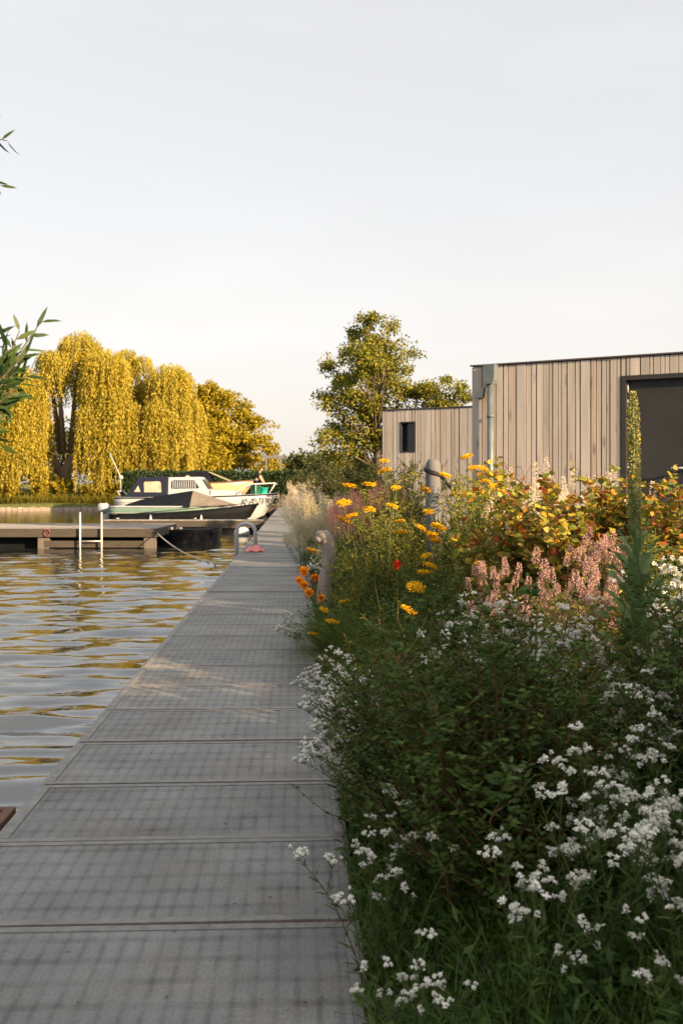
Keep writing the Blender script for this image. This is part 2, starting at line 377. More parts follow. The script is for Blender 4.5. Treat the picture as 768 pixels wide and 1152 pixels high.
blot = mr(nzv(1.7), .3, .7, .72, 1.22); fine = mr(nzv(70, 4, .75), .32, .68, .78, 1.18); rnd = mr(oi.outputs['Random'], 0, 1, .90, 1.08)
val = mt('MULTIPLY', mt('MULTIPLY', mt('MULTIPLY', ln1, ln2), mt('MULTIPLY', ln3, blot)), mt('MULTIPLY', fine, rnd))
rustn = mr(nzv(1.3, 6), .50, .72, 0, .6)
mc = N.new('ShaderNodeMix'); mc.data_type = 'RGBA'; mc.inputs[6].default_value = (.178, .186, .184, 1); mc.inputs[7].default_value = (.20, .15, .12, 1)
Lk(rustn, mc.inputs[0])
spk = mr(nzv(28, 2, .5), .68, .74, 1.0, .45)
v = N.new('ShaderNodeVectorMath'); v.operation = 'SCALE'; Lk(mc.outputs[2], v.inputs[0]); Lk(mt('MULTIPLY', val, spk), v.inputs['Scale']); Lk(v.outputs[0], b.inputs['Base Color'])
bp = N.new('ShaderNodeBump'); bp.inputs['Strength'].default_value = .5; bp.inputs['Distance'].default_value = .004
Lk(mt('ADD', nzv(160, 2), mt('MULTIPLY', mt('MULTIPLY', ln1, ln2), 1.2)), bp.inputs['Height']); Lk(bp.outputs[0], b.inputs['Normal'])
M['panel'] = m
M['panel_rim'] = plain('panel_rim', (.165, .16, .152), .6, noise=.25, nscale=14, bump=.3)

# ------------------------------------------------------------------ water and land
def coords(lo, hi, fine0, fine1, d0, d1, grow=1.35):
    a = [fine0]; d = d0
    while a[-1] < fine1:
        f = (a[-1] - fine0) / (fine1 - fine0); a.append(a[-1] + d0 + (d1 - d0) * f)
    l = []; x = fine0; d = d0
    while x > lo: d *= grow; x -= d; l.append(x)
    r = []; x = a[-1]; d = d1
    while x < hi: d *= grow; x += d; r.append(x)
    return np.array(l[::-1] + a + r)
WZ = -.45
xs = coords(-500, 500, -15, 0, .075, .075); ys = coords(-60, 600, 3.2, 48, .035, .30)
Xg, Yg = np.meshgrid(xs, ys)
Zg = np.zeros_like(Xg); wr = np.random.default_rng(3)
for i in range(26):
    lam = .20 * 1.088 ** i * wr.uniform(.9, 1.1); th = wr.normal(0, .42); k = 2 * math.pi / lam
    amp = lam * (.0030 if lam > .8 else .0062)
    ph = wr.uniform(0, 6.28)
    Zg += amp * np.sin(k * (math.sin(th) * Xg * .8 + math.cos(th) * Yg) + ph + 1.1 * np.sin(.9 * Xg + i) * .5)
fade = np.clip((60 - Yg) / 40, .0, 1) * np.clip((Xg + 22) / 7, 0, 1) * (Xg < .1)
Zg = WZ + Zg * fade
nx, ny = len(xs), len(ys)
idx = np.arange(nx * ny).reshape(ny, nx)
Fq = np.stack([idx[:-1, :-1], idx[:-1, 1:], idx[1:, 1:], idx[1:, :-1]], -1).reshape(-1, 4)
wm = MB().add(np.stack([Xg, Yg, Zg], -1).reshape(-1, 3), Fq, 0, True)
tag(obj('water', wm, M['water']), kind='structure')

# garden ground right of the walkway, rising towards the buildings
xs2 = np.concatenate([[0.0], np.linspace(.02, 3, 24), np.linspace(3.5, 12, 10), [20, 40, 90, 250, 600]])
ys2 = np.concatenate([[-60, -30, -12], np.linspace(-5, 70, 120), [80, 110, 160, 300, 700]])
Tg, Yg2 = np.meshgrid(xs2, ys2)
Xg2 = Tg + edgeR(np.minimum(Yg2, 70)) + .012
Zg2 = np.minimum(.05 + .2 * Tg, .5) + .02 * np.sin(Xg2 * 5) * np.sin(Yg2 * 4.3); Zg2[:, 0] = -1.2
idx = np.arange(Xg2.size).reshape(Xg2.shape)
Fq = np.stack([idx[:-1, :-1], idx[:-1, 1:], idx[1:, 1:], idx[1:, :-1]], -1).reshape(-1, 4)
tag(obj('garden_ground', MB().add(np.stack([Xg2, Yg2, Zg2], -1).reshape(-1, 3), Fq, 0, True), M['soil']), kind='structure')
# far bank (one sheet out to the horizon)
fb = MB()
xsb = np.concatenate([[-700, -200, -80], np.linspace(-50, -13, 60), [-12.9], np.linspace(-12.5, -2.9, 20)])
prof = [(0, -1.3), (0.01, -.32), (.6, .0), (2.5, .45), (6, .7), (15, .9), (60, 1.2), (650, 2.0)]
Vb = []
for x in xsb:
    y0 = 76.5 + .4 * math.sin(x * .35) if x < -12.95 else 68.2
    for d, z in prof: Vb.append((x, y0 + d, z if x < -12.95 else min(z, .15) if d < 3 else .2))
idx = np.arange(len(Vb)).reshape(len(xsb), len(prof))
Fq = np.stack([idx[:-1, :-1], idx[1:, :-1], idx[1:, 1:], idx[:-1, 1:]], -1).reshape(-1, 4)
fb.add(Vb, Fq, 0, True)
tag(obj('far_bank', fb, M['grass_ground']), kind='structure')
nb = MB(); nb.box((-9, -14, -1.0), (-1.9, 2.4, -.12)); tag(bevel(obj('near_bank', nb, M['grass_ground']), .2, 3), kind='structure')

# pink-ish edging of the far bank and brown quay at the end of the walkway
t_ = thing('bank_edging', 'low pale stone edging along the far bank under the willow', 'edging', (0, 0, 0))
e = MB()
for i in range(90):
    x = -52 + i * .44; y = 76.3 + .4 * math.sin(x * .35)
    e.box((x, y, -.6), (x + .42, y + .16, -.26 + rng.uniform(-.03, .03)), 0, .015)
obj('edging_boards', e, M['stone_edge'], t_)
t_ = thing('timber_quay', 'brown timber quay wall below the hedge at the far end of the walkway', 'quay', (0, 68.1, 0))
e = MB(); e.box((-12.8, 0, -.9), (-2.75, .12, -.30)); e.box((-12.8, -.03, -.296), (-2.75, .12, .0)); obj('wall_boards', e, M['quay'], t_)
e = MB(); e.box((-12.9, -.12, .004), (-2.75, .32, .10)); obj('cap_board', e, M['beamwood'], t_)
for i in range(9): obj('quay_post', MB().box((-12.5 + i * 1.2, -.14, -1.2), (-12.36 + i * 1.2, -.034, -.01)), M['pilewood'], t_)

# ------------------------------------------------------------------ the walkway
ROT = math.atan(.04375)
pier = thing('walkway', 'long grey panelled walkway running along the water towards the boats', 'walkway', (0, 0, 0), ROT)
PX0, PX1 = -1.27, .2; PD = .81
panel = MB()
nx_, ny_ = 24, 12
panel.box((PX0 + .045, .05, -.035), (PX1 - .045, PD - .05, 0.0))
pm = panel.mesh('deck_panel', M['panel'])
rim = MB()
rim.box((PX0 + .006, .010, -.05), (PX1 - .006, .0485, .003)); rim.box((PX0 + .006, PD - .0485, -.05), (PX1 - .006, PD - .010, .003))
rim.box((PX0 + .006, .0490, -.05), (PX0 + .0435, PD - .0490, .004)); rim.box((PX1 - .0435, .0490, -.05), (PX1 - .006, PD - .0490, .004))
rim_m = rim.mesh('panel_rim', M['panel_rim'])
gapm = MB().box((PX0 + .02, -.010, -.05), (PX1 - .02, .0085, -.005)).mesh('joint_strip', M['rust'])
k0 = -6
for k in range(k0, 74):
    y = 3.415 + PD * k
    o = obj('deck_panel', pm, None, pier, (0, y, rng.uniform(-.003, .003))); o.rotation_euler = (rng.normal(0, .0012), rng.normal(0, .0012), 0)
    obj('rim', rim_m, None, o); obj('joint_strip', gapm, None, o)
bm_ = MB()
for x0, x1 in ((PX0 - .018, PX0 + .003), (PX1 - .004, PX1 + .009)): bm_.box((x0, -1.5, -.22), (x1, 63.3, -.004))
obj('side_beam', bm_, M['panel_rim'], pier)
fl = MB()
for k in range(-1, 31): fl.box((PX0 + .06, k * 2.05, -.7), (PX1 - .08, k * 2.05 + 1.5, -.056))
obj('floats_and_shade_fill', fl, M['black_tar'], pier)
en = MB().box((PX0 - .02, 63.31, -.05), (PX1, 67.9, -.006)); obj('end_plate', en, M['panel'], pier)

# small dry leaves blown onto the walkway
lf_ = np.random.default_rng(21); dl = MB(); n_ = 150; Yl = 2.2 + 16 * lf_.uniform(0, 1, n_) ** 1.5; Xl = edgeR(Yl) - np.where(lf_.uniform(0, 1, n_) < .65, lf_.exponential(.16, n_), lf_.uniform(0, 1.4, n_)); Xl = np.maximum(Xl, edgeR(Yl) - 1.42)
dl.leaves4(np.stack([Xl, Yl, np.full(n_, .006)], 1), np.stack([lf_.normal(size=n_), lf_.normal(size=n_), lf_.uniform(0, .25, n_)], 1), np.tile([0, 0, 1.], (n_, 1)), lf_.uniform(.008, .028, n_), lf_.uniform(.004, .012, n_), 0, .2)
M['litter'] = leafmat('dry_litter', [(.10,.06,.03), (.16,.11,.05), (.05,.04,.03), (.20,.16,.07)], .0, 0)
tag(obj('leaf_litter', dl, M['litter']), 'tiny dry leaves and petals scattered over the walkway panels', 'litter', kind='stuff')

# side platform at the lower left
sp = thing('side_platform', 'brown edged plank platform corner at the left edge in the foreground', 'platform', (0, 0, 0), ROT)
a = MB()
for i in range(9): a.box((-4.4, 4.66 - .14 * (i + 1) + .006, -.06), (-1.36, 4.66 - .14 * i - .004, -.0135 + rng.uniform(-.002, .002)))
obj('planks', a, M['beamwood'], sp)
a = MB(); a.box((-1.357, 3.35, -.14), (-1.312, 4.70, -.002)); a.box((-4.4, 4.661, -.14), (-1.36, 4.70, -.003)); obj('rim_board', a, M['quay'], sp)
a = MB(); a.box((-1.6, 3.7, -.9), (-1.48, 3.82, -.064)); a.box((-1.6, 4.45, -.9), (-1.48, 4.57, -.064)); obj('piles', a, M['pilewood'], sp)

# swim ladder with two hoops
lad = thing('swim_ladder', 'white tubular swim ladder hooped over the left edge of the walkway', 'ladder', (XP(266, 22.4), 22.3, 0), ROT)
for dy in (0, .46):
    pts = [(0, dy, -1.2), (0, dy, .35)] + [(.21 - .21 * math.cos(a), dy, .41 + .21 * math.sin(a)) for a in np.linspace(.0, math.pi, 11)] + [(.42, dy, .35), (.42, dy, .004)]
    h = obj('rail', MB().tube(pts, .034, 10), M['white_paint'], lad)
    obj('foot_plate', MB().tube([(.42, dy, .004), (.42, dy, .02)], .055, 10), M['steel'], h)
for k in range(4): obj('rung', MB().tube([(0, .02, -.18 - .27 * k), (0, .44, -.18 - .27 * k)], .022, 8), M['steel'], lad)
tw = MB(); nn = 22; mm = 12; tr = np.random.default_rng(11); Pt = []
for i in range(nn):
    for j in range(mm):
        u_, v_ = i / (nn - 1), j / (mm - 1) - .5; edge_ = min(1, 4 * min(u_, 1 - u_)) * min(1, 5 * (.5 - abs(v_)))
        Pt.append((u_ * .42 + .02 * math.sin(v_ * 11), v_ * .30 * (.7 + .5 * math.sin(u_ * 3.0)) + .03 * math.sin(u_ * 9),
                   .012 + edge_ * (.065 + .045 * math.sin(u_ * 13 + v_ * 6) + .030 * math.sin(v_ * 19 + u_ * 8)) + tr.uniform(0, .010)))
tw.add(Pt, [(i * mm + j, i * mm + j + 1, (i + 1) * mm + j + 1, (i + 1) * mm + j) for i in range(nn - 1) for j in range(mm - 1)], 0, True)
two = tag(obj('towel', tw, M['pink'], None, (XP(276, 22.2), 22.2, 0.004)), 'crumpled pink towel lying beside the foot of the swim ladder', 'towel')
sol = two.modifiers.new('s', 'SOLIDIFY'); sol.thickness = .02; sol.offset = 1

# ------------------------------------------------------------------ jetties and boats
jt = thing('wooden_jetty', 'low weathered wooden jetty with ladder at the left edge of the water', 'jetty', (0, 30.3, 0))
a = MB()
for i in range(27): a.box((-15, .03 + i * .15, .09), (-5.68, .03 + i * .15 + .142, .15 + rng.uniform(-.004, .004)))
obj('deck_boards', a, M['deckwood'], jt)
a = MB(); a.box((-15, -.03, -.10), (-5.60, .025, .155)); a.box((-5.675, .03, -.10), (-5.60, 4.1, .156)); obj('fascia', a, M['beamwood'], jt)
a = MB(); a.box((-9.05, .03, -.42), (-6.0, .12, -.22)); obj('lower_beam', a, M['beamwood'], jt)
for x in (-13.2, -9.25, -6.02):
    for y in (.04, 3.7): obj('pile', MB().box((x, y, -1.3), (x + .34, y + .28, .088)), M['pilewood'], jt)
obj('mooring_ring', MB().tube([(-8.95 + .09 * math.cos(q), -.05, .03 + .11 * math.sin(q)) for q in np.linspace(0, 6.28, 14)], .022, 6), M['rust'], jt)
obj('floats_and_shade_fill', MB().box((-14.8, .50, -.75), (-6.1, 3.6, -.14)), M['black_tar'], jt)  # black block added for the shaded void between deck and water
jl = thing('jetty_ladder', 'thin metal ladder hanging on the front of the wooden jetty', 'ladder', (0, 30.18, 0))
for x in (-7.92, -7.27): obj('rail', MB().tube([(x, 0, -1.3), (x, 0, .66)], .028, 8), M['galv'], jl)
for z in (-.22, -.55, -.85): obj('rung', MB().tube([(-7.92, 0, z), (-7.27, 0, z)], .020, 8), M['galv'], jl)

fj = thing('narrow_jetty', 'narrow wooden finger jetty reaching from the walkway in front of the boats', 'jetty', (0, 41, 0))
a = MB(); a.box((-9.8, 0, -.30), (-3.15, .06, .0)); a.box((-9.8, .70, -.30), (-3.2, .76, .0)); obj('side_beam', a, M['beamwood'], fj)
a = MB()
for i in range(46): a.box((-9.8 + i * .143, .01, .004), (-9.8 + i * .143 + .135, .75, .034))
obj('deck_boards', a, M['deckwood'], fj)
obj('floats_and_shade_fill', MB().box((-9.7, .1, -.75), (-3.4, .68, -.1)), M['black_tar'], fj)  # dark filler added so the gap beneath this jetty looks shaded
for x in (-9.5, -7.2, -4.6): obj('pile', MB().tube([(x, .35, -1.4), (x, .35, .0)], .11, 10), M['pilewood'], fj)
for x in (-9.3, -6.1, -3.9): obj('cleat', MB().tube([(x, .08, .036), (x, .08, .09), (x + .12, .08, .10)], .02, 6), M['galv'], fj)

bg_ = thing('black_barge', 'flat black steel work barge moored behind the wooden jetty', 'barge', (0, 32.3, 0))
a = MB()
a.loft([[(-7.9, .15, -.7), (-7.9, .15, -.03), (-7.9, 2.5, -.03), (-7.9, 2.5, -.7)], [(-4.25, 0, -.7), (-4.15, 0, -.03), (-4.15, 2.4, -.03), (-4.25, 2.4, -.7)]], smooth=False)
bevel(obj('hull', a, M['black_tar'], bg_), .04)
a = MB(); a.box((-7.8, .02, -.02), (-4.2, .10, .03)); a.box((-7.8, 2.25, -.02), (-4.2, 2.35, .03)); a.box((-4.29, .105, -.02), (-4.2, 2.245, .03)); obj('coaming', a, M['tarp'], bg_)
for x in (-5.55, -5.25): obj('bollard', MB().tube([(x, .25, -.03), (x, .25, .10)], .05, 8), M['galv'], bg_)
rp = MB(); pts = []
A_ = Vector((-5.6, 30.25, .02)); B_ = Vector((XP(263, 22.6), 22.7, -.30))
for i in range(21):
    s_ = i / 20; p = A_.lerp(B_, s_); p.z -= .28 * 4 * s_ * (1 - s_) * .9; pts.append(p)
tag(obj('mooring_rope', rp.tube(pts, .016, 6), M['rope']), 'pale rope sagging over the water from jetty corner to swim ladder', 'rope')
fd = thing('fender', 'pale grey fender buoy floating beside the walkway under the narrow jetty', 'fender', (XP(272, 38), 38, WZ + .12))
obj('ball', MB().ball((0, 0, 0), .30, 14, 9, 0, (1, 1, .75)), M['grey_paint'], fd); obj('eye', MB().tube([(0, 0, .2), (0, 0, .32)], .04, 8), M['black_tar'], fd)

def hull_rings(Lh, beam, sheer0, sheer1, rake, keel=-.35, top=1.0, n=15, inset=0.0, bowpow=2.2):
    """stations from stern x=0 to bow x=Lh; each ring runs port sheer - bilge - keel - bilge - starboard sheer"""
    rings = []
    for i in range(n):
        s_ = i / (n - 1)
        wv = (beam / 2 - inset) * (0.86 + .14 * math.sin(min(1, s_ * 2) * math.pi / 2)) * (1 - max(0, (s_ - .45) / .55) ** bowpow) + .015
        zt = sheer0 + (sheer1 - sheer0) * s_ ** 2
        def px_(f): return s_ * Lh - rake * (1 - f) * s_ ** 4        # raked stem
        prof_ = [(-1, 1.0), (-.97, .75), (-.90, .45), (-.70, .18), (-.35, .05), (0, 0), (.35, .05), (.70, .18), (.90, .45), (.97, .75), (1, 1.0)]
        rings.append([(px_(f), a_ * wv, keel + (zt - keel) * f) for a_, f in prof_])
    return rings
def hull_obj(name, rings, mat, parent, thick=.05):
    m_ = MB(); k = len(rings[0]); m_.loft(rings, 0, close=False, smooth=True, caps=False)
    m_.add(rings[0], [tuple(range(k))])
    o = obj(name, m_, mat, parent); s_ = o.modifiers.new('s', 'SOLIDIFY'); s_.thickness = thick; s_.offset = 0; return o
def rail_along(rings, r, dz=0.0):
    m_ = MB(); m_.tube([(p[0][0], p[0][1], p[0][2] + dz) for p in rings], r, 6); m_.tube([(p[-1][0], p[-1][1], p[-1][2] + dz) for p in rings], r, 6); return m_
def deck(rings, dz, i0=0, i1=None):
    m_ = MB(); rr = rings[i0:i1]
    V = []
    for p in rr: V += [(p[0][0], p[0][1], p[0][2] + dz), (p[0][0], 0, p[0][2] + dz + .03), (p[-1][0], p[-1][1], p[-1][2] + dz)]
    F = [(3*i+j, 3*i+j+1, 3*i+3+j+1, 3*i+3+j) for i in range(len(rr)-1) for j in range(2)]
    m_.add(V, F, 0, True); return m_

# cabin cruiser (local x from stern to bow = photo left to right, -y faces the camera)
CBY = 57.2
cb = thing('cabin_cruiser', 'white cabin cruiser with navy canopy and bow rail, tallest boat at the walkway', 'boat', (-12.75, CBY, 0), 0)
rg = hull_rings(9.1, 2.9, .78, 1.0, 1.1, keel=-.75)
hull_obj('hull', rg, M['white_paint'], cb)
obj('rub_rail', rail_along(rg, .045, -.05), M['tarp'], cb)
obj('deck', deck(rg, -.04), M['white_paint'], cb)
def prism(pts_xz, y0, y1, taper=0.0):
    m_ = MB(); n = len(pts_xz); zmin = min(p[1] for p in pts_xz); zmax = max(p[1] for p in pts_xz)
    def yy(y, z): f = (z - zmin) / (zmax - zmin + 1e-9); c_ = (y0 + y1) / 2; return c_ + (y - c_) * (1 - taper * f)
    V = [(x, yy(y0, z), z) for x, z in pts_xz] + [(x, yy(y1, z), z) for x, z in pts_xz]
    F = [tuple(range(n))[::-1], tuple(range(n, 2*n))] + [(i, (i+1) % n, n + (i+1) % n, n + i) for i in range(n)]
    return m_.add(V, F)
def side_glass(pts, yb, z0, z1, tp, off=.014, th=.02):
    m_ = MB(); n = len(pts)
    def yy(z): return -yb * (1 - tp * (z - z0) / (z1 - z0)) - off
    V = [(x, yy(z), z) for x, z in pts] + [(x, yy(z) + th, z) for x, z in pts]
    return m_.add(V, [tuple(range(n))[::-1], tuple(range(n, 2*n))] + [(i, (i+1) % n, n + (i+1) % n, n + i) for i in range(n)])
cab = bevel(obj('cabin', prism([(2.96, .76), (2.96, 1.90), (4.75, 1.93), (5.25, 1.15), (5.3, .80)], -1.15, 1.15, .16), M['white_paint'], cb), .05, 3)
w_ = obj('window', side_glass([(3.15, 1.30), (3.15, 1.66), (3.25, 1.74), (4.45, 1.74), (4.74, 1.34), (4.68, 1.28), (3.2, 1.26)], 1.15, .76, 1.93, .16), M['glass'], cab)
lv = MB()
for i in range(11):
    q = side_glass([(3.24 + i * .125, 1.30), (3.24 + i * .125, 1.70), (3.28 + i * .125, 1.70), (3.28 + i * .125, 1.30)], 1.15, .76, 1.93, .16, .026, .008)
    lv.V += q.V; lv.F += [(f + lv.n, m_i, sm_i) for f, m_i, sm_i in q.F]; lv.n += q.n
lo_ = obj('louvre', lv, M['white_paint'], w_)
obj('windscreen', prism([(4.90, 1.78), (4.95, 1.80), (5.26, 1.26), (5.22, 1.22)], -.85, .85), M['glass'], cab)
bevel(obj('cabin_trunk', prism([(5.31, .80), (5.31, 1.20), (6.7, 1.16), (7.05, .98), (7.05, .84)], -.85, .85, .12), M['white_paint'], cb), .05, 3)
cn = bevel(obj('canopy', prism([(.62, .80), (1.0, 1.45), (1.25, 1.90), (2.93, 1.96), (2.93, .80)], -1.2, 1.2, .14), M['navy'], cb), .06, 3)
for q in ([(1.65, 1.06), (1.62, 1.58), (1.7, 1.66), (2.48, 1.68), (2.58, 1.6), (2.62, 1.06)], [(1.08, 1.08), (1.30, 1.44), (1.45, 1.08)]):
    obj('vinyl_window', side_glass(q, 1.2, .80, 1.96, .14), M['clear'], cn)
obj('bow_rail', MB().tube([(6.9, -.95, .95), (7.2, -.95, 1.30), (7.6, -.92, 1.52), (8.95, -.22, 1.58), (9.05, 0, 1.50), (8.95, .22, 1.58), (7.6, .92, 1.52), (7.2, .95, 1.3), (6.9, .95, .95)], .028, 8)
    .tube([(8.95, -.2, 1.56), (8.6, -.3, .97)], .024, 6).tube([(8.95, .2, 1.56), (8.6, .3, .97)], .024, 6).tube([(7.9, -.82, 1.53), (7.9, -.85, .93)], .02, 6), M['steel'], cb)
ms = obj('mast', MB().tube([(-.55, -.1, 3.3), (.12, -.3, 1.95), (.15, -.3, 1.1)], .035, 8).tube([(0.0, -.5, 1.12), (.42, -.5, .35)], .04, 6).tube([(.3, -.3, 1.12), (.95, -.4, .40)], .04, 6).tube([(0, -.5, 1.12), (.3, -.3, 1.12)], .035, 6), M['white_paint'], cb)
obj('mast_light', MB().ball((.14, -.3, 1.9), .14, 8, 6), M['white_paint'], ms)
tx = bpy.data.curves.new('registration_text', 'FONT'); tx.body = 'K·A 21'; tx.size = .50; tx.extrude = .02
to = bpy.data.objects.new('tmp', tx); C.objects.link(to)
dg = bpy.context.evaluated_depsgraph_get(); tme = bpy.data.meshes.new_from_object(to.evaluated_get(dg)); bpy.data.objects.remove(to)
tme.materials.clear(); tme.materials.append(M['dark_frame'])
o = obj('registration', tme, None, cb, (7.30, -1.17, .44)); o.rotation_euler = (R(82), 0, R(27))
for x, c_ in ((.9, 'tarp'),): obj('boot_stripe', rail_along(rg, .03, -.25), M['grey_paint'], cb)

# teal and green tubs and the person on the foredeck
def tub(name, label, x, y, mat, r=.24, h=.42):
    t_ = thing(name, label, 'tub', (x, y, .955))
    prof_ = [(r * .82, 0), (r * .86, .02), (r, h - .03), (r * 1.07, h - .03), (r * 1.07, h), (r * .95, h), (r * .8, .05), (.01, .05)]
    rr = [[(q * math.cos(a_) * 1.15, q * math.sin(a_), z) for a_ in np.linspace(0, 2*math.pi, 16, endpoint=False)] for q, z in prof_]
    obj('shell', MB().loft(rr), mat, t_); obj('handle', MB().tube([(r * 1.1, -.1, h - .05), (r * 1.35, 0, h - .08), (r * 1.1, .1, h - .05)], .02, 6), mat, t_)
tub('tub', 'dark green plastic tub on the bow of the cabin cruiser', XP(287.5, 56.7), 56.9, M['green_pl'], .26, .46)
tub('tub', 'bright turquoise plastic tub on the bow of the cabin cruiser', XP(296, 56.9), 57.05, M['teal'], .21, .36)

def skin_body(name, joints, bones, mat, parent, sub=2):
    me = bpy.data.meshes.new(name); me.from_pydata([j[0] for j in joints], bones and [tuple(q) for q in bones], [])
    me.materials.append(mat); o = bpy.data.objects.new(name, me); C.objects.link(o); o.parent = parent
    sk = o.modifiers.new('skin', 'SKIN'); sk.use_smooth_shade = True
    for i, j in enumerate(joints):
        v_ = me.skin_vertices[0].data[i]; v_.radius = (j[1], j[1] if len(j) < 3 else j[2]); v_.use_root = (i == 0)
    s_ = o.modifiers.new('sub', 'SUBSURF'); s_.levels = sub; s_.render_levels = sub
    return o
pe = thing('person', 'person in a dark shirt bending over tubs on the bow of the white cruiser', 'person', (XP(288.5, 57.6), 57.75, .95))
J = [((0, 0, .74), .15, .12), ((.06, 0, .98), .15, .11), ((.13, 0, 1.17), .17, .11), ((.17, 0, 1.26), .06), ((.21, 0, 1.34), .05),      # 0 pelvis 1 waist 2 chest 3 neck base 4 neck
     ((-.02, -.10, .70), .095), ((.14, -.13, .40), .065), ((-.06, -.13, .09), .045), ((.08, -.14, .04), .04),                              # front leg 5-8
     ((-.05, .10, .70), .095), ((-.05, .12, .36), .065), ((-.34, .12, .10), .045), ((-.24, .12, .04), .04),                                # back leg 9-12
     ((.13, -.19, 1.17), .06), ((.22, -.25, .92), .043), ((.36, -.22, .70), .032), ((.40, -.21, .62), .036),                              # near arm 13-16
     ((.15, .19, 1.17), .06), ((.27, .24, .93), .043), ((.40, .20, .72), .032), ((.44, .19, .64), .036)]
Bn = [(0,1),(1,2),(2,3),(3,4),(0,5),(5,6),(6,7),(7,8),(0,9),(9,10),(10,11),(11,12),(2,13),(13,14),(14,15),(15,16),(2,17),(17,18),(18,19),(19,20)]
body = skin_body('body', J, Bn, M['skin'], pe)
# shirt and trousers as shells around the body
sh = skin_body('shirt', [((.0, 0, .70), .168, .135), ((.06, 0, .98), .168, .13), ((.13, 0, 1.17), .188, .13), ((.165, 0, 1.25), .075), ((.13, -.20, 1.165), .078), ((.18, -.24, 1.02), .068), ((.15, .20, 1.165), .078), ((.21, .24, 1.03), .068)],
          [(0,1),(1,2),(2,3),(2,4),(4,5),(2,6),(6,7)], M['shirt'], pe)
tr_ = skin_body('trousers', [((0, 0, .72), .165, .135), ((-.02, -.10, .68), .112), ((.14, -.13, .40), .082), ((-.04, -.13, .12), .062), ((-.05, .10, .68), .112), ((-.05, .12, .36), .082), ((-.31, .12, .13), .062)],
          [(0,1),(1,2),(2,3),(0,4),(4,5),(5,6)], M['navy'], pe)
hd = MB().ball((.245, 0, 1.43), .105, 14, 10, 0, (.92, .78, 1.12)); hd.ball((.345, 0, 1.41), .018, 6, 5); hd.ball((.25, -.082, 1.42), .02, 6, 5); hd.ball((.25, .082, 1.42), .02, 6, 5)
obj('head', hd, M['skin'], pe)
obj('hair', MB().ball((.225, 0, 1.47), .108, 14, 10, 0, (.95, .86, .95)), M['hair'], pe)

# small fingers on both hands
for hx, hy, hz in ((.40, -.21, .62), (.44, .19, .64)):
    fm = MB()
    for k in range(4): fm.tube([(hx + .01, hy - .025 + k * .017, hz - .02), (hx + .025, hy - .027 + k * .018, hz - .075 - .01 * (k in (1, 2))), (hx + .01, hy - .027 + k * .018, hz - .105)], [.010, .009, .007], 6)
    fm.tube([(hx, hy - .03, hz + .0), (hx + .03, hy - .045, hz - .04), (hx + .03, hy - .04, hz - .065)], [.011, .010, .008], 6)
    obj('hand', fm, M['skin'], pe)

# open boat on the quay
wb = thing('varnished_boat', 'cream and varnished sloop with grey spray hood raised behind the cabin cruiser', 'boat', (-11.4, 63.6, .55), 0)
rg = hull_rings(5.9, 2.2, 1.02, 1.25, .9, keel=.05)
hull_obj('hull', rg, M['varnish'], wb); obj('rub_rail', rail_along(rg, .05, -.04), M['quay'], wb); obj('deck', deck(rg, -.03), M['cream_hull'], wb)
hd_ = bevel(obj('spray_hood', prism([(.2, 1.02), (.9, 1.50), (1.9, 1.82), (2.9, 1.78), (3.3, 1.10)], -.95, .95, .30), M['tarp'], wb), .06, 3)
obj('windscreen', prism([(2.95, 1.74), (3.0, 1.76), (4.35, 1.20), (4.3, 1.16)], -.72, .72, .2), M['clear'], wb)
o = obj('hood_window', side_glass([(1.2, 1.20), (1.7, 1.55), (2.2, 1.20)], .95, 1.02, 1.82, .30), M['clear'], hd_)
a = MB()
for x in (1.0, 4.2): a.box((x, -.8, -.55 - .0), (x + .2, .8, .35)); 
obj('cradle', a, M['quay'], wb)
# it stands on a floating dock
dk = thing('boat_dock', 'low timber dock carrying the varnished sloop behind the cruiser', 'dock', (0, 0, 0))
a = MB(); a.box((-13.5, 62.2, -.3), (-4.4, 65.3, -.006)); obj('deck_boards', a, M['beamwood'], dk)
a = MB()
for x in (-13.2, -9, -4.8):
    for y in (62.4, 65.0): a.tube([(x, y, -1.4), (x, y, -.304)], .12, 8)
obj('piles', a, M['pilewood'], dk)

# pale green runabout under a tarpaulin
GY = 50.0
gb = thing('green_runabout', 'pale green runabout under a dark peaked tarpaulin with outboard at its stern', 'boat', (XP(127, GY), GY, 0), R(-1))
rg = hull_rings(6.3, 2.1, .42, .40, .9, keel=-.7)
hull_obj('hull', rg, M['green_hull'], gb); obj('rub_rail', rail_along(rg, .05, -.02), M['white_paint'], gb); obj('lower_stripe', rail_along(rg, .03, -.33), M['cream_hull'], gb)
st = [(.75, .50, .92), (1.4, .72, 1.02), (2.6, .96, 1.08), (3.9, 1.16, 1.09)]
tm = MB(); V = []
for x, z, hw in st + [(4.05, 1.17, 1.08)]:
    V += [(x, -hw, .36), (x, -hw * .55, .42 + (z - .42) * .70), (x, 0, z), (x, hw * .55, .42 + (z - .42) * .70), (x, hw, .36)]
F = [(5*i+j, 5*i+j+1, 5*i+6+j, 5*i+5+j) for i in range(4) for j in range(4)] + [(0,1,2,3,4)]
tm.add(V, F, 0, False); o = obj('tarpaulin', tm, M['tarp'], gb); o.location = (0, 0, .015)
tm = MB(); V = []
for x, z, hw in [(4.055, 1.17, 1.08), (4.9, .90, .96), (5.7, .64, .64), (6.25, .46, .12)]:
    V += [(x, -hw, .42), (x, -hw * .5, .42 + (z - .42) * .66), (x, 0, z), (x, hw * .5, .42 + (z - .42) * .66), (x, hw, .42)]
tm.add(V, [(5*i+j, 5*i+j+1, 5*i+6+j, 5*i+5+j) for i in range(3) for j in range(4)], 0, False)
o = obj('tarpaulin_front', tm, M['tarp_sunlit'], gb); o.location = (0, 0, .016)
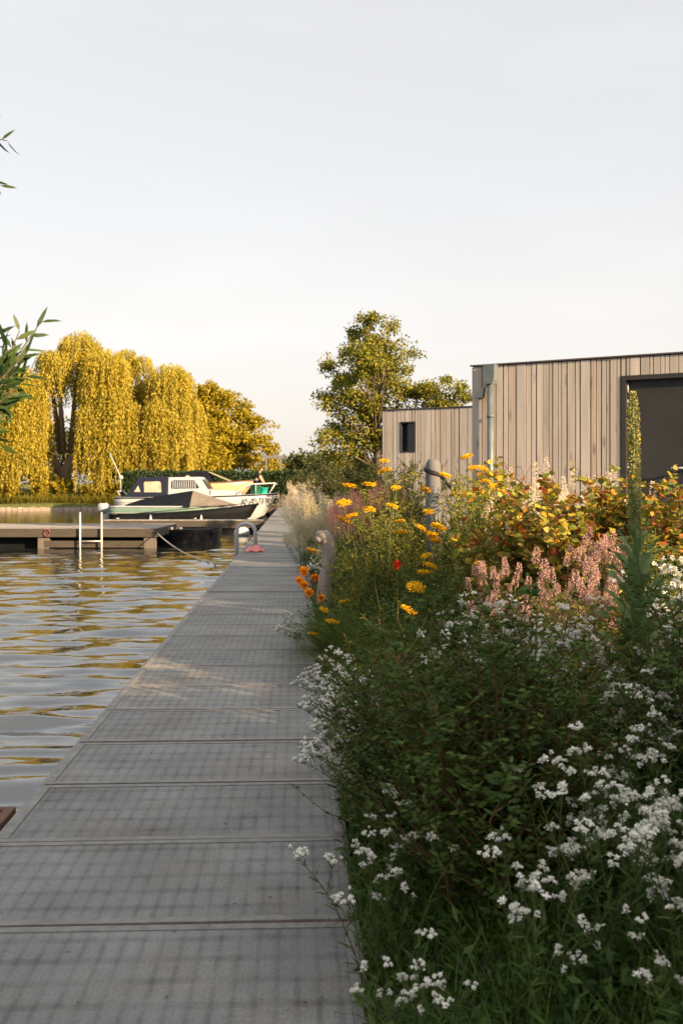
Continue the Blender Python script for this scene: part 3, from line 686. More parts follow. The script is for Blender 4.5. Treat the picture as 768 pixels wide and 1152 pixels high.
om = thing('outboard_motor', None, None, (-.42, 0, .18)); om.parent = gb
obj('cowl', MB().loft([[(x * sx_ - .05, y * sx_, z) for x, y in ((-.24, -.17), (.22, -.17), (.26, 0), (.22, .17), (-.24, .17), (-.3, 0))] for z, sx_ in ((-.1, .8), (.02, 1), (.26, 1), (.38, .75))]), M['white_paint'], om)
obj('leg', MB().box((-.1, -.06, -1.0), (.12, .06, -.1)), M['grey_paint'], om)
obj('bracket', MB().box((.12, -.14, -.35), (.44, .14, .1)), M['cream_hull'], om)

# black sloop in front of it
bs = thing('black_sloop', 'long low black sloop lying closest behind the narrow jetty', 'boat', (XP(128, 46.2), 46.2, 0), R(-.5))
rg = hull_rings(6.7, 1.8, .10, .60, .8, keel=-.7, bowpow=2.6)
hull_obj('hull', rg, M['black_tar'], bs); obj('rub_rail', rail_along(rg, .04, 0), M['tarp'], bs); obj('deck', deck(rg, -.08, 9), M['tarp'], bs)
a = MB()
for x in (1.2, 3.0): a.box((x, -.82, -.12), (x + .28, .82, -.06))
obj('thwart', a, M['beamwood'], bs)
for x in (1.9, 4.2): obj('fender', MB().tube([(x, -.95, .12), (x, -.98, -.05), (x, -.98, -.35)], [.02, .07, .07], 8), M['white_paint'], bs)
obj('strut', MB().tube([(.4, -.86, .10), (6.1, -.25, .62)], .02, 6), M['tarp'], bs)

# ------------------------------------------------------------------ buildings
def cladding(m_, u0, u1, z0, z1, y=0.0, holes=()):
    u = u0; lr = np.random.default_rng(int(u1 * 1000) + 5)
    while u < u1 - .005:
        wd = lr.choice([.035, .045, .055, .07, .085, .095]) * lr.uniform(.9, 1.1); wd = min(wd, u1 - u); th = lr.uniform(.0175, .0225)
        spans = [(z0, z1)]
        for h0, h1, hz0, hz1 in holes:
            if u + wd > h0 and u < h1:
                spans = [(a_, b_) for a_, b_ in ((z0, hz0), (hz1, z1)) if b_ - a_ > .02]
        # a board beside an opening is ripped to its edge
        for a_, b_ in spans: m_.box((u, y - th, a_), (u + wd - .006, y, b_))
        u += wd + lr.choice([.001, .003, .007])
def door_safe(u0, u1, holes):
    pts = [u0] + sorted([q for h in holes for q in h[:2] if u0 < q < u1]) + [u1]; return list(zip(pts[:-1], pts[1:]))
BG = R(-30)
def nails(m_, u0, u1, zs, holes=()):
    nr_ = np.random.default_rng(9)
    for z in zs:
        for u in np.arange(u0 + .03, u1, .075):
            if any(h[0] - .03 < u < h[1] + .03 and h[2] < z < h[3] for h in holes): continue
            m_.add([(u + .0035 * math.cos(q), -.0312, z + .0035 * math.sin(q)) for q in np.linspace(0, 5.4, 6)] , [(0, 1, 2, 3, 4, 5)])
bb = thing('timber_building', 'taller timber clad building with dark door behind the flower bed', 'building', (1.45, 10.9, 0), BG)
a = MB(); a.box((.0, .0, .2), (1.62, 3.2, 2.79)); a.box((2.66, .0, .2), (5.6, 3.2, 2.79)); a.box((1.62, .0, 2.59), (2.66, 3.2, 2.79)); a.box((1.62, .16, .2), (2.66, 3.2, 2.59)); obj('wall', a, M['dark_frame'], bb)
a = MB(); hl = [(1.61, 2.67, .2, 2.60)]
for u0, u1 in door_safe(.0, 5.6, hl): cladding(a, u0, u1, .25, 2.78, -.003, hl)
for u in np.arange(0, 3.1, .1): a.box((-.024, u + .004, .25), (-.002, u + .096, 2.78))
obj('cladding', a, M['cladding'], bb)
a = MB(); a.box((-.035, -.040, 2.792), (5.63, 3.24, 2.806)); obj('roof_edge', a, M['roof_trim'], bb)
a = MB(); a.box((1.61, -.03, .3), (1.655, .155, 2.598)); a.box((2.62, -.03, .3), (2.668, .155, 2.598)); a.box((1.656, -.03, 2.553), (2.619, .155, 2.598)); obj('door_frame', a, M['dark_frame'], bb)
dr = obj('door', MB().box((1.658, .02, .35), (2.617, .07, 2.550)), M['dark_door'], bb)
hm = MB().tube([(2.28, .02, 1.66), (2.28, -.05, 1.66), (2.10, -.05, 1.66)], .012, 8); hm.box((2.25, .01, 1.60), (2.31, .019, 1.72)); obj('handle', hm, M['steel'], dr)
for z in (2.43, 2.27, 1.62): obj('hinge', MB().tube([(1.664, .008, z), (1.664, .008, z + .09)], .010, 8), M['white_paint'], dr)
dp = obj('downpipe', MB().tube([(.225, -.085, .3), (.225, -.085, 2.60)], .036, 14).tube([(.225, -.085, 2.22), (.225, -.085, 2.25)], .042, 14), M['zinc'], bb)
obj('hopper', prism([(.170, 2.62), (.160, 2.79), (.292, 2.79), (.282, 2.62), (.262, 2.58), (.188, 2.58)], -.145, -.026), M['zinc'], dp)
obj('wall_vent', prism([(.055, 2.44), (.065, 2.52), (.155, 2.54), (.135, 2.44)], -.11, -.026), M['zinc'], bb)

lb = thing('low_timber_building', 'lower timber clad annex with one narrow window left of the taller building', 'building', (.73, 17.35, 0), BG)
hl = [(.34, .63, 2.05, 2.58)]
a = MB(); a.box((0, 0, .2), (.34, 3.2, 2.79)); a.box((.63, 0, .2), (3.9, 3.2, 2.79)); a.box((.34, 0, .2), (.63, 3.2, 2.05)); a.box((.34, 0, 2.58), (.63, 3.2, 2.79)); a.box((.34, .2, 2.05), (.63, 3.2, 2.58)); obj('wall', a, M['dark_frame'], lb)
a = MB()
for u0, u1 in door_safe(.0, 3.9, hl): cladding(a, u0, u1, .25, 2.78, -.003, hl)
for u in np.arange(0, 3.1, .1): a.box((-.024, u + .004, .25), (-.002, u + .096, 2.78))
obj('cladding', a, M['cladding'], lb)
a = MB(); a.box((-.035, -.040, 2.792), (3.93, 3.24, 2.806)); obj('roof_edge', a, M['roof_trim'], lb)
wf = obj('window', MB().box((.35, .10, 2.06), (.62, .12, 2.57)), M['glass'], lb)
a = MB(); a.box((.338, -.03, 2.05), (.36, .1, 2.58)); a.box((.61, -.03, 2.05), (.632, .1, 2.58)); a.box((.361, -.03, 2.558), (.609, .1, 2.58)); a.box((.361, -.03, 2.05), (.609, .1, 2.07)); obj('frame', a, M['dark_frame'], wf)

# ------------------------------------------------------------------ post, stump, hammock, bench
po = thing('post', 'round grey wooden post with a black strap knotted round its head', 'post', (XP(487, 10.0), 10.0, .3))
pr = MB(); pr.tube([(0, 0, 0), (.004, 0, .8), (0, 0, 1.36), (0, 0, 1.42), (0, 0, 1.455)], [.082, .080, .078, .070, .045], 14); obj('shaft', pr, M['postwood'], po)
sm = MB()
for dz in (0, .018): sm.tube([(.085 * math.cos(q), .085 * math.sin(q), 1.31 + dz - .03 * math.cos(q)) for q in np.linspace(0, 2*math.pi, 17)], .012, 6)
sm.ball((.085, -.03, 1.285), .028); sm.tube([(.08, -.04, 1.28), (.20, .0, 1.14), (.36, .08, .98)], .017, 6); obj('strap', sm, M['black_rope'], po)
hx = XP(487, 10.0)
hm_ = MB(); n_ = 14; V = []
for i in range(n_):
    s_ = i / (n_ - 1); x = hx + .36 + 1.5 * s_; y = 10.08 + .38 * s_; z0 = 1.28 - .55 * math.sin(math.pi * (.12 + .76 * s_)); wv = .03 + .34 * math.sin(math.pi * s_) ** .6
    for j in range(7):
        q = j / 6 - .5; V.append((x, y + q * 2 * wv, z0 + abs(q) * .5 * wv + .02 * math.sin(j * 2 + i)))
hm_.add(V, [(7*i+j, 7*i+j+1, 7*i+8+j, 7*i+7+j) for i in range(n_-1) for j in range(6)], 0, True)
M['hammock'] = plain('hammock_cloth', (.42, .10, .13), .9, noise=.45, nscale=22)
ho = tag(obj('hammock', hm_, M['hammock']), 'faded pink hammock slung from the strapped post behind the yellow flowers', 'hammock')
so = ho.modifiers.new('s', 'SOLIDIFY'); so.thickness = .012

stp = thing('driftwood_stump', 'gnarled pale driftwood stump standing by the walkway edge above the marigolds', 'stump', (XP(366, 10.9), 10.9, .12))
sm = MB(); rr = []
for i, (dx, dz, r_) in enumerate([(0, 0, .095), (-.02, .2, .08), (-.01, .36, .070), (.025, .48, .066), (.045, .60, .064), (.035, .70, .078), (.02, .77, .082), (-.015, .825, .086), (-.02, .86, .070), (-.025, .875, .05), (-.02, .868, .01)]):
    rr.append([(dx + r_ * (1 + .12 * math.sin(3 * a_ + i * .6) + .08 * math.sin(5 * a_ - i * 1.1)) * math.cos(a_), r_ * (1 + .14 * math.cos(2 * a_ + i * .7)) * math.sin(a_), dz) for a_ in np.linspace(0, 2*math.pi, 14, endpoint=False)])
sm.loft(rr); obj('trunk', sm, M['driftwood'], stp)
obj('stub', MB().tube([(-.03, -.02, .79), (-.085, -.03, .775), (-.10, -.03, .76)], [.055, .045, .02], 8), M['driftwood'], stp)

bn = thing('garden_bench', 'pale grey painted bench half hidden behind the autumn coloured shrub', 'bench', (XP(598, 9.0), 9.0, .45), BG)
a = MB()
for z in (.86, .74): a.box((-.45, 0, z), (.45, .03, z + .09), 0)
obj('backrest', a, M['grey_paint'], bn)
a = MB()
for y in (-.42, -.28, -.14): a.box((-.45, y, .42), (.45, y + .12, .45))
obj('seat', a, M['grey_paint'], bn)
for x in (-.45, .40):
    for y in (-.42, -.03): obj('leg', MB().box((x, y, 0), (x + .05, y + .028, .83 if y > -.2 else .418)), M['grey_paint'], bn)

# ------------------------------------------------------------------ plants
def stem_curve(base, az, lean, h, n=6, wob=.02, pw=1.6):
    d = np.array([math.cos(az), math.sin(az)]); pts = []
    for i in range(n):
        s_ = i / (n - 1); q = d * lean * s_ ** pw
        pts.append(np.array([base[0] + q[0] + rng.normal(0, wob) * s_, base[1] + q[1] + rng.normal(0, wob) * s_, base[2] + h * s_ * (1 - .12 * (lean / max(h, .01)) * s_)]))
    return np.array(pts)
def along(pts, s_):
    s_ = np.atleast_1d(s_) * (len(pts) - 1); i = np.clip(s_.astype(int), 0, len(pts) - 2); f = (s_ - i)[:, None]
    return pts[i] * (1 - f) + pts[i + 1] * f, nrm(pts[i + 1] - pts[i])
def leafy(m_, pts, n, L_, W_, s0=.15, up=.5, kind=6, mat=0, taper=.4, droop=.3):
    s_ = np.sort(rng.uniform(s0, 1, n)); P, T = along(pts, s_)
    az = np.arange(n) * 2.4 + rng.uniform(0, 6.28); out_ = np.stack([np.cos(az), np.sin(az), np.zeros(n)], 1)
    D = nrm(out_ + T * up + rng.normal(0, .25, (n, 3))); Nn = nrm(T * 1.0 - out_ * .3 + rng.normal(0, .3, (n, 3)))
    Ls = L_ * (1 - taper * s_) * rng.uniform(.7, 1.2, n); Ws = W_ / L_ * Ls
    (m_.leaves6(P, D, Nn, Ls, Ws, mat, droop) if kind == 6 else m_.leaves4(P, D, Nn, Ls, Ws, mat))

def corymb(nl=6, spread=.028, lobe=.013, per=16, mat='petal_white'):
    """flat topped cluster of small white flower buttons on short stalks; origin at its foot"""
    m_ = MB()
    for k in range(nl):
        r_ = spread * math.sqrt(rng.uniform(0, 1)); a_ = rng.uniform(0, 6.28); c_ = np.array([r_ * math.cos(a_), r_ * math.sin(a_), .03 + rng.uniform(-.006, .008)])
        m_.tube([(0, 0, 0), tuple(c_ - [0, 0, .005])], .0009, 3, 1, False)
        lb_ = lobe * rng.uniform(.7, 1.2)
        P = rdir(per, .5); P[:, 2] = np.abs(P[:, 2]) * .6; P = c_ + P * lb_ * .55
        D = nrm((P - c_) * [1, 1, .4] + rng.normal(0, .003, (per, 3))); m_.leaves4(P, D, np.tile([0, 0, 1.0], (per, 1)) + rng.normal(0, .3, (per, 3)), lb_ * .8, lb_ * .75, 0, .05)
        # centre disc
        m_.leaves4(c_[None] + [[-lb_ * .6, 0, lb_ * .45]], [[1, 0, 0]], [[0, 0, 1.0]], lb_ * 1.2, lb_ * 1.1, 0, 0)
    return m_.mesh('flower_cluster', [M[mat], M['stem']])
CORY = [corymb(int(n), s_, l_) for n, s_, l_ in ((3, .014, .009), (5, .020, .0085), (7, .026, .009), (4, .018, .010), (9, .030, .0085))]
CORY_FINE = [corymb(n, s_, .0085, 10) for n, s_ in ((8, .035), (12, .045), (15, .05))]
def white_plant(h, spread, n=9, cl=CORY, leafL=.06, branch=3, lean=(0, 0), leafm='herb_dark', seedlab=None, density=1.0, hang=0.0):
    t_ = thing('white_flower_plant', '', 'flowering plant', (0, 0, 0), 0, 'white flowered plants in the bed')
    sm_, lm_, heads = MB(), MB(), []
    for i in range(n):
        az = rng.uniform(0, 6.28); base = (rng.normal(0, .04), rng.normal(0, .04), 0)
        hh = h * rng.uniform(.5, 1.05); ln = spread * rng.uniform(.1, 1)
        pts = stem_curve(base, az, ln, hh, 7, .008); pts[:, 0] += lean[0] * np.linspace(0, 1, 7) ** 1.6; pts[:, 1] += lean[1] * np.linspace(0, 1, 7) ** 1.6
        sm_.tube(pts, list(np.linspace(.003, .0014, 7)), 3, 0, False)
        leafy(lm_, pts, int(26 * density), leafL, leafL * .13, .08, .9, 6)
        heads.append((pts[-1], pts[-1] - pts[-2]))
        for k in range(branch):
            s_ = rng.uniform(.62, .93); P, T = along(pts, s_); P = P[0]; a2 = rng.uniform(0, 6.28)
            bl = hh * rng.uniform(.10, .24); e_ = P + np.array([math.cos(a2) * bl * .6, math.sin(a2) * bl * .6, bl])
            bp_ = np.array([P, (P + e_) / 2 + [0, 0, -.15 * bl], e_]); sm_.tube(bp_, [.0016, .0014, .0010], 3, 0, False); leafy(lm_, bp_, 6, leafL * .5, leafL * .07, .1, .9, 4)
            heads.append((e_, e_ - P))
    obj('stems', sm_, M['stem'], t_); obj('leaves', lm_, M[leafm], t_)
    for p, d in heads[:90]:
        o = obj('flower_cluster', cl[rng.integers(len(cl))], None, t_, tuple(p - [0, 0, .01])); o.rotation_euler = (rng.normal(0, .3), rng.normal(0, .3), rng.uniform(0, 6.28)); q = rng.uniform(.85, 1.5); o.scale = (q, q, q)
    return t_
def place(t_, X, Y, label, rz=None, s=1.0, z=None, group=None):
    t_.location = (X, Y, gz(X, Y) - .01 if z is None else z); t_.rotation_euler = (0, 0, rng.uniform(0, 6.28) if rz is None else rz); t_.scale = (s, s, s)
    t_['label'] = label
    if group: t_['group'] = group
    return t_
def again(src, X, Y, label, rz=None, s=1.0, z=None): return place(copy_tree(src), X, Y, label, rz, s, z)

def shrub(name, label, cat, h, rad, n_st, side, nleaf, L_, W_, leafm, stemm='stem_brown', group=None, kind=6, s0=.2, pw=1.4):
    t_ = thing(name, label, cat, (0, 0, 0), 0, group); sm_, lm_ = MB(), MB()
    for i in range(n_st):
        az = i * 2.4 + rng.normal(0, .3); hh = h * rng.uniform(.6, 1.05); ln = rad * math.sqrt(rng.uniform(.02, 1))
        pts = stem_curve((rng.normal(0, .05), rng.normal(0, .05), 0), az, ln, hh, 8, .02, pw)
        sm_.tube(pts, list(np.linspace(.007, .0018, 8)), 4, 0, False); leafy(lm_, pts, int(nleaf * 1.5), L_, W_, s0, .5, kind)
        for k in range(side):
            s_ = rng.uniform(s0, .95); P, T = along(pts, s_); P = P[0]; a2 = rng.uniform(0, 6.28); bl = (.10 + .28 * (1 - s_)) * h * rng.uniform(.6, 1.2)
            e_ = P + np.array([math.cos(a2) * bl, math.sin(a2) * bl, bl * rng.uniform(.4, 1.1)]); md = (P + e_) / 2 + np.array([0, 0, -.1 * bl])
            bp_ = np.array([P, md, e_]); sm_.tube(bp_, [.003, .002, .001], 3, 0, False); leafy(lm_, bp_, nleaf, L_ * .9, W_ * .9, .1, .5, kind)
    obj('stems', sm_, M[stemm], t_); obj('leaves', lm_, M[leafm], t_); return t_

# -- ground cover (stuff): low leaves and grass over the bed
def cover(name, Y0, Y1, n, tmax, hmin, hmax, L_, W_, mats, t0=-.02, grass=True):
    m_ = MB(); Y = rng.uniform(Y0, Y1, n); T = t0 + rng.uniform(0, 1, n) * tmax; X = edgeR(Y) + T
    Z = np.minimum(.05 + .2 * np.maximum(T, 0), .5); hz = rng.uniform(hmin, hmax, n) * np.clip(.35 + T * 2.0, .3, 1)
    if grass:
        k = n // 2; m_.blades(np.stack([X, Y, Z], 1)[:k], rdir(k, 1.6), hz[:k] * 1.3, W_ * .35, rng.uniform(.1, .7, k), 0)
        m_.leaves6(np.stack([X, Y, Z + hz * rng.uniform(.1, .9, n)], 1)[k:], rdir(n - k, .4), rdir(n - k, 1.2), L_ * rng.uniform(.6, 1.3, n - k), W_ * rng.uniform(.6, 1.3, n - k), 1)
    return tag(obj(name, m_, [M[q] for q in mats]), kind='stuff', label='low green leaves and grass covering the flower bed soil' if Y1 < 20 else 'low green growth along the far part of the flower bed', cat='ground cover')
cover('ground_cover', 1.4, 13.5, 60000, 3.6, .08, .26, .05, .018, ('grass_dark', 'herb_dark'))
cover('ground_cover', 13.5, 64, 26000, 4.5, .15, .45, .14, .05, ('grass_dark', 'herb'), 0.02)

cover('ground_cover', 1.5, 4.8, 22000, 1.7, .12, .30, .045, .015, ('herb_dark', 'herb_dark'), 0.0)
# -- white flowered plants
def hvar(h, sp_, n, **k): return white_plant(h, sp_, n, density=1.5, leafL=.07, **k)
wp = [hvar(.62, .24, 9, branch=1), hvar(.55, .26, 9, branch=1), hvar(.70, .22, 8, branch=1), hvar(.5, .24, 10, branch=1)]
spots = [
 (0, 1.02, 2.75, .98, 'white flowered plant near the right edge at lower right, below its twin'),
 (1, .80, 2.45, .95, 'white flowered plant low at bottom right beside the frame corner'),
 (2, .62, 2.72, .85, 'white flowered plant right of the dark shrub foot at lower right'),
 (3, .45, 2.42, .85, 'white flowered plant at the bottom just right of centre'),
 (0, .20, 2.38, .72, 'low white flowered plant at the bottom where bed meets walkway'),
 (3, .98, 2.25, .95, 'white flowered plant in the bottom right corner'),
 (0, .80, 2.15, .72, 'low white flowered plant left of the bottom right corner'),
 (2, 1.02, 2.35, .74, 'white flowered plant just above the bottom right corner'),
 (2, .90, 3.10, .90, 'white flowered plant at right middle above the dense white patch'),
 (1, 1.18, 3.15, .95, 'white flowered plant cut by the right edge at mid bed'),
 (0, .78, 3.55, .95, 'white flowered plant left of the mullein stem foot'),
 (3, .12, 2.85, .80, 'low white flowered plant on the walkway edge in the foreground'),
 (2, .17, 3.15, .62, 'small sunlit white flowered plant leaning onto the walkway edge'),
 (3, .84, 2.75, .95, 'white flowered plant in the middle of the lower right patch'),
 (0, .72, 2.95, 1.0, 'tall white flowered plant behind the lower right patch'),
 (2, 1.02, 2.50, .85, 'white flowered plant at right between the corner and the patch'),
 (0, .90, 2.62, .92, 'white flowered plant between the bottom right corner and the mullein foot'),
 (3, .70, 2.50, .98, 'white flowered plant at lower right in the middle of the front group'),
 (1, 1.0, 2.95, .95, 'white flowered plant below the shrub at the right edge'),
]
first = {}
for k, X, Y, s_, lab in spots:
    if k not in first: first[k] = wp[k]; place(wp[k], X, Y, lab, None, s_)
    else: again(wp[k], X, Y, lab, None, s_)
# mid bed, denser and flatter heads
wm_ = [white_plant(.72, .24, 12, branch=4, cl=CORY + CORY_FINE), white_plant(.66, .26, 11, branch=5, cl=CORY)]
place(wm_[0], XP(620, 4.4), 4.4, 'dense white flowered plant below the dusty pink spikes', None, 1.02)
place(wm_[1], XP(665, 4.2), 4.2, 'white flowered plant between the pink spikes and the mullein', None, .98)
for i, (px, Y, s_, lab) in enumerate([(585, 4.6, 1.04, 'white flowered plant left of the dense patch under the pink spikes'), (640, 3.9, 1.02, 'lower white flowered plant in front of the pink spikes'), (755, 4.3, 1.05, 'white flowered plant right of the mullein leaves'),
        (745, 4.9, 1.1, 'white flowered plant behind the mullein at right'), (690, 3.7, .9, 'white flowered plant directly in front of the mullein leaves'), (515, 4.9, .95, 'white flowered plant behind the top of the dark shrub'),
        (480, 5.3, .72, 'white flowered plant left behind the dark shrub'), (790, 3.8, 1.0, 'white flowered plant at the right edge beside the mullein'), (548, 4.3, 1.02, 'white flowered plant peeping through the dark shrub top')]):
    again(wm_[i % 2], XP(px, Y), Y, lab, None, s_)
# airy white plants leaning over the walkway
wl = [white_plant(.72, .24, 14, cl=CORY_FINE, leafL=.03, branch=7, lean=(-.26, 0), density=1.2), white_plant(.62, .26, 13, cl=CORY_FINE, leafL=.03, branch=7, lean=(-.22, -.05), density=1.2)]
place(wl[0], .14, 4.45, 'airy white flowered plant leaning furthest over the walkway', 0, .78)
place(wl[1], .20, 4.05, 'airy white flowered plant leaning over the walkway, front one of the row', 0, .72)
again(wl[0], .12, 4.95, 'airy white flowered plant leaning over the walkway, back one of the row', .2, .70)
again(wl[1], .26, 4.6, 'airy white flowered plant behind the ones leaning over the walkway', -.2, .85)
again(wl[1], -.02, 12.2, 'small airy white plant beside the driftwood stump at the walkway edge', 0, .8)
again(wl[0], -.16, 13.6, 'small airy white plant at the walkway edge beyond the driftwood stump', 0, .75)
again(wl[1], XP(345, 8.9), 8.9, 'tiny flowered airy plant hanging onto the walkway below the marigolds', 0, .55)

# -- the dark foreground shrubs
ds = shrub('leafy_shrub', 'big dark green shrub with upright stems in the middle foreground', 'shrub', 1.10, .38, 26, 14, 16, .044, .016, 'dark_leaf', group='leafy shrubs of the bed', s0=.12)
place(ds, .43, 3.05, ds['label'], 1.0)
again(ds, .66, 3.2, 'dark green shrub right beside the big foreground shrub, almost merged with it', 4.4, .85)
again(ds, .30, 3.45, 'dark green shrub left behind the big foreground shrub, nearer one', .7, .86)
again(ds, .62, 3.55, 'dark green shrub right behind the big foreground shrub', 3.0, .80)
again(ds, .22, 3.85, 'dark green shrub beside the airy white plants at the walkway edge', 4.0, .80)
again(ds, .46, 4.5, 'dark green shrub farthest behind the big foreground shrub', 5.2, .92)
again(ds, 1.35, 3.6, 'dark green shrub at the right edge beside the mullein', 2.2, .92)
gs = shrub('leafy_shrub', 'shrub with sunlight painted into its yellow leaves left of the mullein', 'shrub', .86, .22, 14, 9, 14, .040, .014, 'gold_leaf', group='leafy shrubs of the bed')
place(gs, XP(655, 4.0), 4.0, gs['label'], .4, 1.0)
again(gs, XP(610, 3.6), 3.6, 'shrub with sunlight painted into its leaves between dark shrub and mullein, lower one', 2.0, .85)
# young upright shoots with yellow tips in front of the grass tuft
ys_ = shrub('upright_shoot', 'upright shoot with yellow leaf tip beside the walkway edge', 'plant', .62, .10, 4, 2, 14, .035, .012, 'gold_leaf', group='leafy shoots')
place(ys_, XP(395, 5.3), 5.3, 'upright yellow tipped shoot in front of the grass tuft by the walkway', 0, .95)
again(ys_, XP(445, 5.0), 5.0, 'upright yellow tipped shoot behind the airy white flowers', 1, 1.15)
again(ys_, XP(425, 5.9), 5.9, 'upright yellow tipped shoot between grass tuft and dark shrub', 2, 1.15)
again(ys_, XP(465, 5.6), 5.6, 'upright yellow tipped shoot just left of the dark shrub top', 3, 1.2)

# -- mullein
FG_ = 0
mu = thing('mullein', 'tall mullein with felted leaves and a single long flower spike', 'mullein', (1.2, 4.0, .22))
sp_ = MB(); pts = np.array([(0, 0, 0), (.005, 0, .5), (.0, 0, 1.0), (-.004, 0, 1.3), (0, 0, 1.62)]); sp_.tube(pts, [.014, .013, .011, .010, .004], 8); obj('stalk', sp_, M['mullein'], mu)
sk = MB(); n_ = 1900; s_ = rng.uniform(0, 1, n_) ; az = rng.uniform(0, 6.28, n_); r_ = .022 * (1 - .6 * np.clip((s_ - .85) / .15, 0, 1)) * rng.uniform(.75, 1.1, n_)
P = np.stack([r_ * np.cos(az), r_ * np.sin(az), 1.10 + .55 * s_], 1); D = nrm(np.stack([np.cos(az), np.sin(az), .55 + 0 * az], 1) + rng.normal(0, .35, (n_, 3)))
sk.leaves4(P - D * .006, D, rdir(n_), .013, .009, 0, .3); obj('flower_spike', sk, M['mullein_spike'], mu)
lm_ = MB(); n_ = 78
for i in range(n_):
    s_ = (i / n_); z = .06 + 1.02 * s_ ; a_ = i * 2.399; L_ = .36 * (1 - s_) ** .6 + .05; Wd = L_ * .21
    o_ = np.array([math.cos(a_), math.sin(a_), 0]); up_ = .75 + .9 * s_
    sd = np.array([-math.sin(a_), math.cos(a_), 0]); V = []
    for j in range(6):
        q = j / 5; c_ = o_ * L_ * (q * .62) + np.array([0, 0, z + L_ * up_ * .75 * q - L_ * .42 * q * q]); wv = Wd * math.sin(math.pi * min(1, .12 + q * .88)) ** .8 * .5 + .001
        wob = .012 * math.sin(j * 2.1 + i)
        V += [c_ - sd * wv + [0, 0, .25 * wv + wob], c_ - [0, 0, .05 * wv], c_ + sd * wv + [0, 0, .25 * wv - wob]]
    lm_.add(V, [(3*j+k, 3*j+k+1, 3*j+4+k, 3*j+3+k) for j in range(5) for k in range(2)], 0, True)
obj('leaves', lm_, M['mullein'], mu)

for k in range(26):
    a_ = rng.uniform(0, 6.28); z_ = 1.12 + .45 * rng.uniform() ** 1.3; fm = MB(); n_ = 5; aa = np.arange(5) * 1.257
    d_ = np.array([math.cos(a_), math.sin(a_), .25]); u_ = np.cross(d_, [0, 0, 1.]); u_ /= np.linalg.norm(u_); v_ = np.cross(u_, d_)
    fm.leaves4(np.tile(np.array([0, 0, z_]) + d_ * .022, (5, 1)), np.cos(aa)[:, None] * u_ + np.sin(aa)[:, None] * v_ + d_ * .3, np.tile(d_, (5, 1)), .010, .009, 0, .1)
    if k < 12: obj('flower', fm, M['petal_yellow'], mu)
mu.rotation_euler = (R(1.2), R(-1.4), 0)

# -- dusty pink spikes (hyssop)
def spike_mesh(h, r, n, mat, tip=.5, L_=.010, W_=.007):
    m_ = MB(); s_ = rng.uniform(0, 1, n); az = rng.uniform(0, 6.28, n); rr_ = r * np.sqrt(rng.uniform(.1, 1, n)) * (1 - tip * s_ ** 2)
    P = np.stack([rr_ * np.cos(az), rr_ * np.sin(az), h * s_], 1); D = nrm(np.stack([np.cos(az), np.sin(az), .6 + 0 * az], 1) + rng.normal(0, .4, (n, 3)))
    m_.leaves4(P, D, rdir(n), L_, W_, 0, .2); return m_.mesh('flower_spike', [M[mat]])
SPK = [spike_mesh(h_, .019, 130, 'petal_pink', .55, .011, .008) for h_ in (.06, .075, .09)]
def spike_plant(h, n, rad, spk, leafm='herb', lab='', nm='pink_spike_plant', ll=.045, lw=.016, extra=2):
    t_ = thing(nm, lab, 'flowering plant', (0, 0, 0), 0, 'dusty pink spiked plants'); sm_, lm_, hs_ = MB(), MB(), []
    for i in range(n):
        az = rng.uniform(0, 6.28); pts = stem_curve((rng.normal(0, .05), rng.normal(0, .05), 0), az, rad * math.sqrt(rng.uniform(0, 1)), h * rng.uniform(.60, 1.08), 6, .008)
        sm_.tube(pts, list(np.linspace(.0035, .0018, 6)), 3, 0, False); leafy(lm_, pts, 22, ll, lw, .1, .4, 6); hs_.append(pts[-1])
        for k in range(extra):
            P, T = along(pts, rng.uniform(.7, .92)); a2 = rng.uniform(0, 6.28); e_ = P[0] + np.array([math.cos(a2) * .045, math.sin(a2) * .045, .07 * rng.uniform(.5, 1.2)]); sm_.tube([tuple(P[0]), tuple(e_)], .0015, 3, 0, False); hs_.append(e_)
    obj('stems', sm_, M['stem'], t_); obj('leaves', lm_, M[leafm], t_)
    for p in hs_[:95]:
        o = obj('flower_spike', spk[rng.integers(len(spk))], None, t_, tuple(p - [0, 0, .015])); o.rotation_euler = (rng.normal(0, .14), rng.normal(0, .14), rng.uniform(0, 6)); q = rng.uniform(.8, 1.2); o.scale = (q, q, q)
    return t_
hy = [spike_plant(.76, 13, .28, SPK, 'herb_gold', extra=1), spike_plant(.70, 12, .26, SPK, 'herb', extra=1)]
place(hy[0], XP(668, 5.3), 5.3, 'dusty pink spiked plant nearest the mullein, centre of the pink patch', None, 1.0)
place(hy[1], XP(592, 5.5), 5.5, 'dusty pink spiked plant at the left end of the pink patch', None, 1.0)
again(hy[0], XP(570, 5.9), 5.9, 'dusty pink spiked plant left behind the left end of the pink patch', None, .98)
again(hy[1], XP(618, 5.2), 5.2, 'dusty pink spiked plant between left end and middle of the pink patch', None, 1.0)
for px, Y, k, s_, lab in [(632, 5.7, 1, 1.04, 'dusty pink spiked plant in the middle of the pink patch'), (700, 5.8, 0, .95, 'dusty pink spiked plant right behind the mullein'), (645, 5.1, 1, 1.04, 'lowest dusty pink spiked plant in front of the patch'), (655, 6.1, 0, 1.05, 'dusty pink spiked plant at the back under the autumn shrub')]:
    again(hy[k], XP(px, Y), Y, lab, None, s_)

